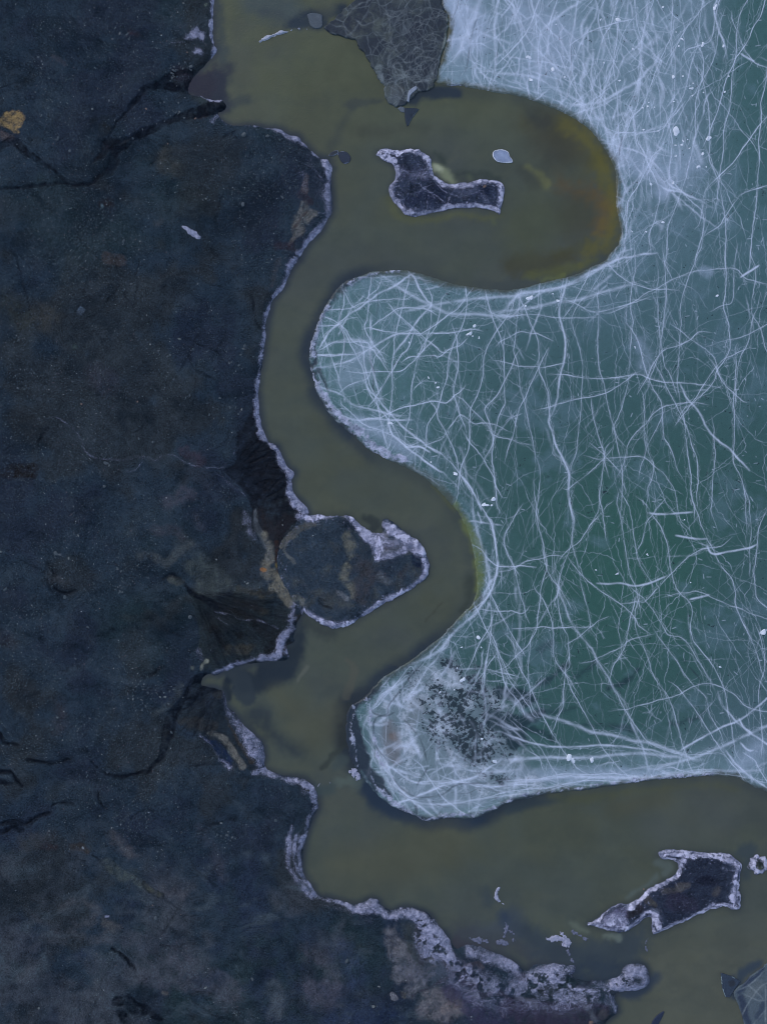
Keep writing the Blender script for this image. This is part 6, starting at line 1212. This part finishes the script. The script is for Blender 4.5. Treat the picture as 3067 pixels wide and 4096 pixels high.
MARKS = [(68, 490, 'ochre silt pool'), (775, 940, 'leftover snow patch'), (490, 600, 'fork of the main stream'), (600, 375, 'gap between the two streams'), (770, 300, 'upper stream mouth'), (880, 430, 'main stream mouth'), (460, 1040, 'pale oval silt patch'), (330, 1250, 'bluish patch on the plain'), (420, 835, 'small rusty hollow'),
 (110, 1880, 'brown wet patch at the left edge'), (300, 1720, 'top bend of the frost vein'), (640, 1840, 'middle of the frost vein'), (900, 1875, 'right end of the frost vein'), (1000, 1830, 'dark triangle of wet mud'), (230, 2210, 'close pair of stones'), (30, 2355, 'boulder at the left edge'), (620, 2250, 'brushed silt sheet'), (760, 2350, 'tip of the brown fan'), (880, 2500, 'brown fan'),
 (480, 2350, 'cobble belt above the middle'), (660, 2750, 'cobble belt by the gully'), (670, 2950, 'black gully'), (250, 2850, 'brown streak'), (400, 2650, 'dark smudge of the lower plain'), (60, 3100, 'black rills at the left edge'), (120, 3290, 'ragged black rills'), (460, 3050, 'thin black rill'), (620, 3560, 'olive puddle'), (330, 3380, 'small brown pools'), (520, 3960, 'black hollow at the bottom'), (200, 3720, 'swirled silt'),
 (1100, 3400, 'terraced white bay bank'), (1060, 3760, 'brown silt patch'), (1390, 3840, 'rounded stone of the bottom plain'), (1180, 850, 'mud ramp of the north headland'), (1000, 700, 'middle of the north headland'), (700, 1330, 'empty middle plain'), (950, 1420, 'river bank of the middle plain'), (1200, 2250, 'orange puddle'), (520, 160, 'reddish gravel at the top'), (130, 150, 'top left corner'), (800, 120, 'white mineral stripe'), (100, 760, 'lower stream at the left edge'), (150, 1400, 'greenish left plain'), (930, 3250, 'bay bank corner'), (800, 3600, 'lower plain')]
place_labels(LOOSE, MARKS, lambda i: ('pea-sized' if i[3] < 3.0 else 'small' if i[3] < 3.7 else 'fist-sized' if i[3] < 4.6 else 'larger') + ' ' + ['grey', 'pale', 'reddish', 'dark'][i[4]] + ' stone')
CM = []
for (t, x, y, r, lab) in CL:
    q = P(t, '%d,%d' % (x, y))[0]; w_ = lab.split(' snow clump')[0] + ' snow clump'; CM.append((q[0], q[1], w_ if len(w_.split()) > 2 else w_))
cnm = {}
for a_ in CM: cnm[a_[2]] = cnm.get(a_[2], 0) + 1
CM = [a_ for a_ in CM if cnm[a_[2]] == 1 and len(a_[2].split()) < 7]
place_labels(CRUMBS, CM, lambda i: 'tiny white snow crumb')

# finer gravel nobody could count: one mesh of many small chips
def gravel(n_):
    xs = -120 + 2700 * rng.random(n_ * 3); ys = -120 + 4340 * rng.random(n_ * 3)
    dens = 0.38 + 1.1 * fbm(xs, ys, 230, 5, 81, .7) - 0.35 * sstep(3000, 3600, ys)
    tz, on = top_z(xs, ys)
    ok = ((ground_s(xs, ys, GS) > 10) | (on & (rng.random(len(xs)) < .6))) & (ground_s(xs, ys, frost) < .35) & (ground_s(xs, ys, GW) < .25) & (rng.random(len(xs)) < dens)
    xs, ys, tz = xs[ok][:n_], ys[ok][:n_], tz[ok][:n_]; n = len(xs)
    r = (0.95 + 1.6 * rng.random(n) ** 5) / PXM * 1.1
    o8 = np.array([(1, 0, 0), (0, 1, 0), (-1, 0, 0), (0, -1, 0), (0, 0, .55)], float); F = np.array([(0, 1, 4), (1, 2, 4), (2, 3, 4), (3, 0, 4)])
    a = rng.random(n) * 6.28; st_ = 0.65 + .5 * rng.random(n)
    v = np.zeros((n, 5, 3)); jit = 1 + .3 * rng.normal(size=(n, 5, 1)); b = o8[None] * r[:, None, None] * np.clip(jit, .5, 1.6); b[:, :, 0] *= st_[:, None]
    v[:, :, 0] = b[:, :, 0] * np.cos(a)[:, None] - b[:, :, 1] * np.sin(a)[:, None] + wx(xs)[:, None]
    v[:, :, 1] = b[:, :, 0] * np.sin(a)[:, None] + b[:, :, 1] * np.cos(a)[:, None] + wy(ys)[:, None]; v[:, :, 2] = b[:, :, 2] + tz[:, None] + 0.006
    f = (F[None] + (np.arange(n) * 5)[:, None, None]).reshape(-1, 3)
    me_ = bpy.data.meshes.new('gravel'); me_.vertices.add(n * 5); me_.vertices.foreach_set('co', v.astype(np.float32).ravel()); me_.loops.add(f.size); me_.loops.foreach_set('vertex_index', f.astype(np.int32).ravel())
    me_.polygons.add(len(f)); me_.polygons.foreach_set('loop_start', np.arange(0, f.size, 3, dtype=np.int32)); me_.update(calc_edges=True)
    pal = np.array([alb(40, 56, 74), alb(52, 68, 86), alb(62, 78, 90), alb(82, 96, 110), alb(66, 62, 74), alb(116, 128, 142), alb(12, 18, 27)]); ch = rng.choice(7, n, p=[.30, .24, .13, .06, .04, .02, .21])  # darkest tone: chips coloured as painted shadows among the gravel, for contrast
    at = me_.color_attributes.new('Col', 'FLOAT_COLOR', 'POINT'); cc = np.ones((n, 5, 4), np.float32); cc[:, :, :3] = pal[ch][:, None]; at.data.foreach_set('color', cc.ravel())
    m, nn, bb = new_mat('gravel_chips'); ca = N(nn, 'ShaderNodeAttribute', attribute_name='Col').outputs['Color']; nn.links.new(ca, bb.inputs['Base Color']); bb.inputs['Roughness'].default_value = .85
    tag(link('gravel', me_, None, [m]), 'fine grey gravel strewn over the dark shore', 'gravel', None, 'stuff')
gravel(130000)
print('objects', len(bpy.data.objects), 'stones', nst)
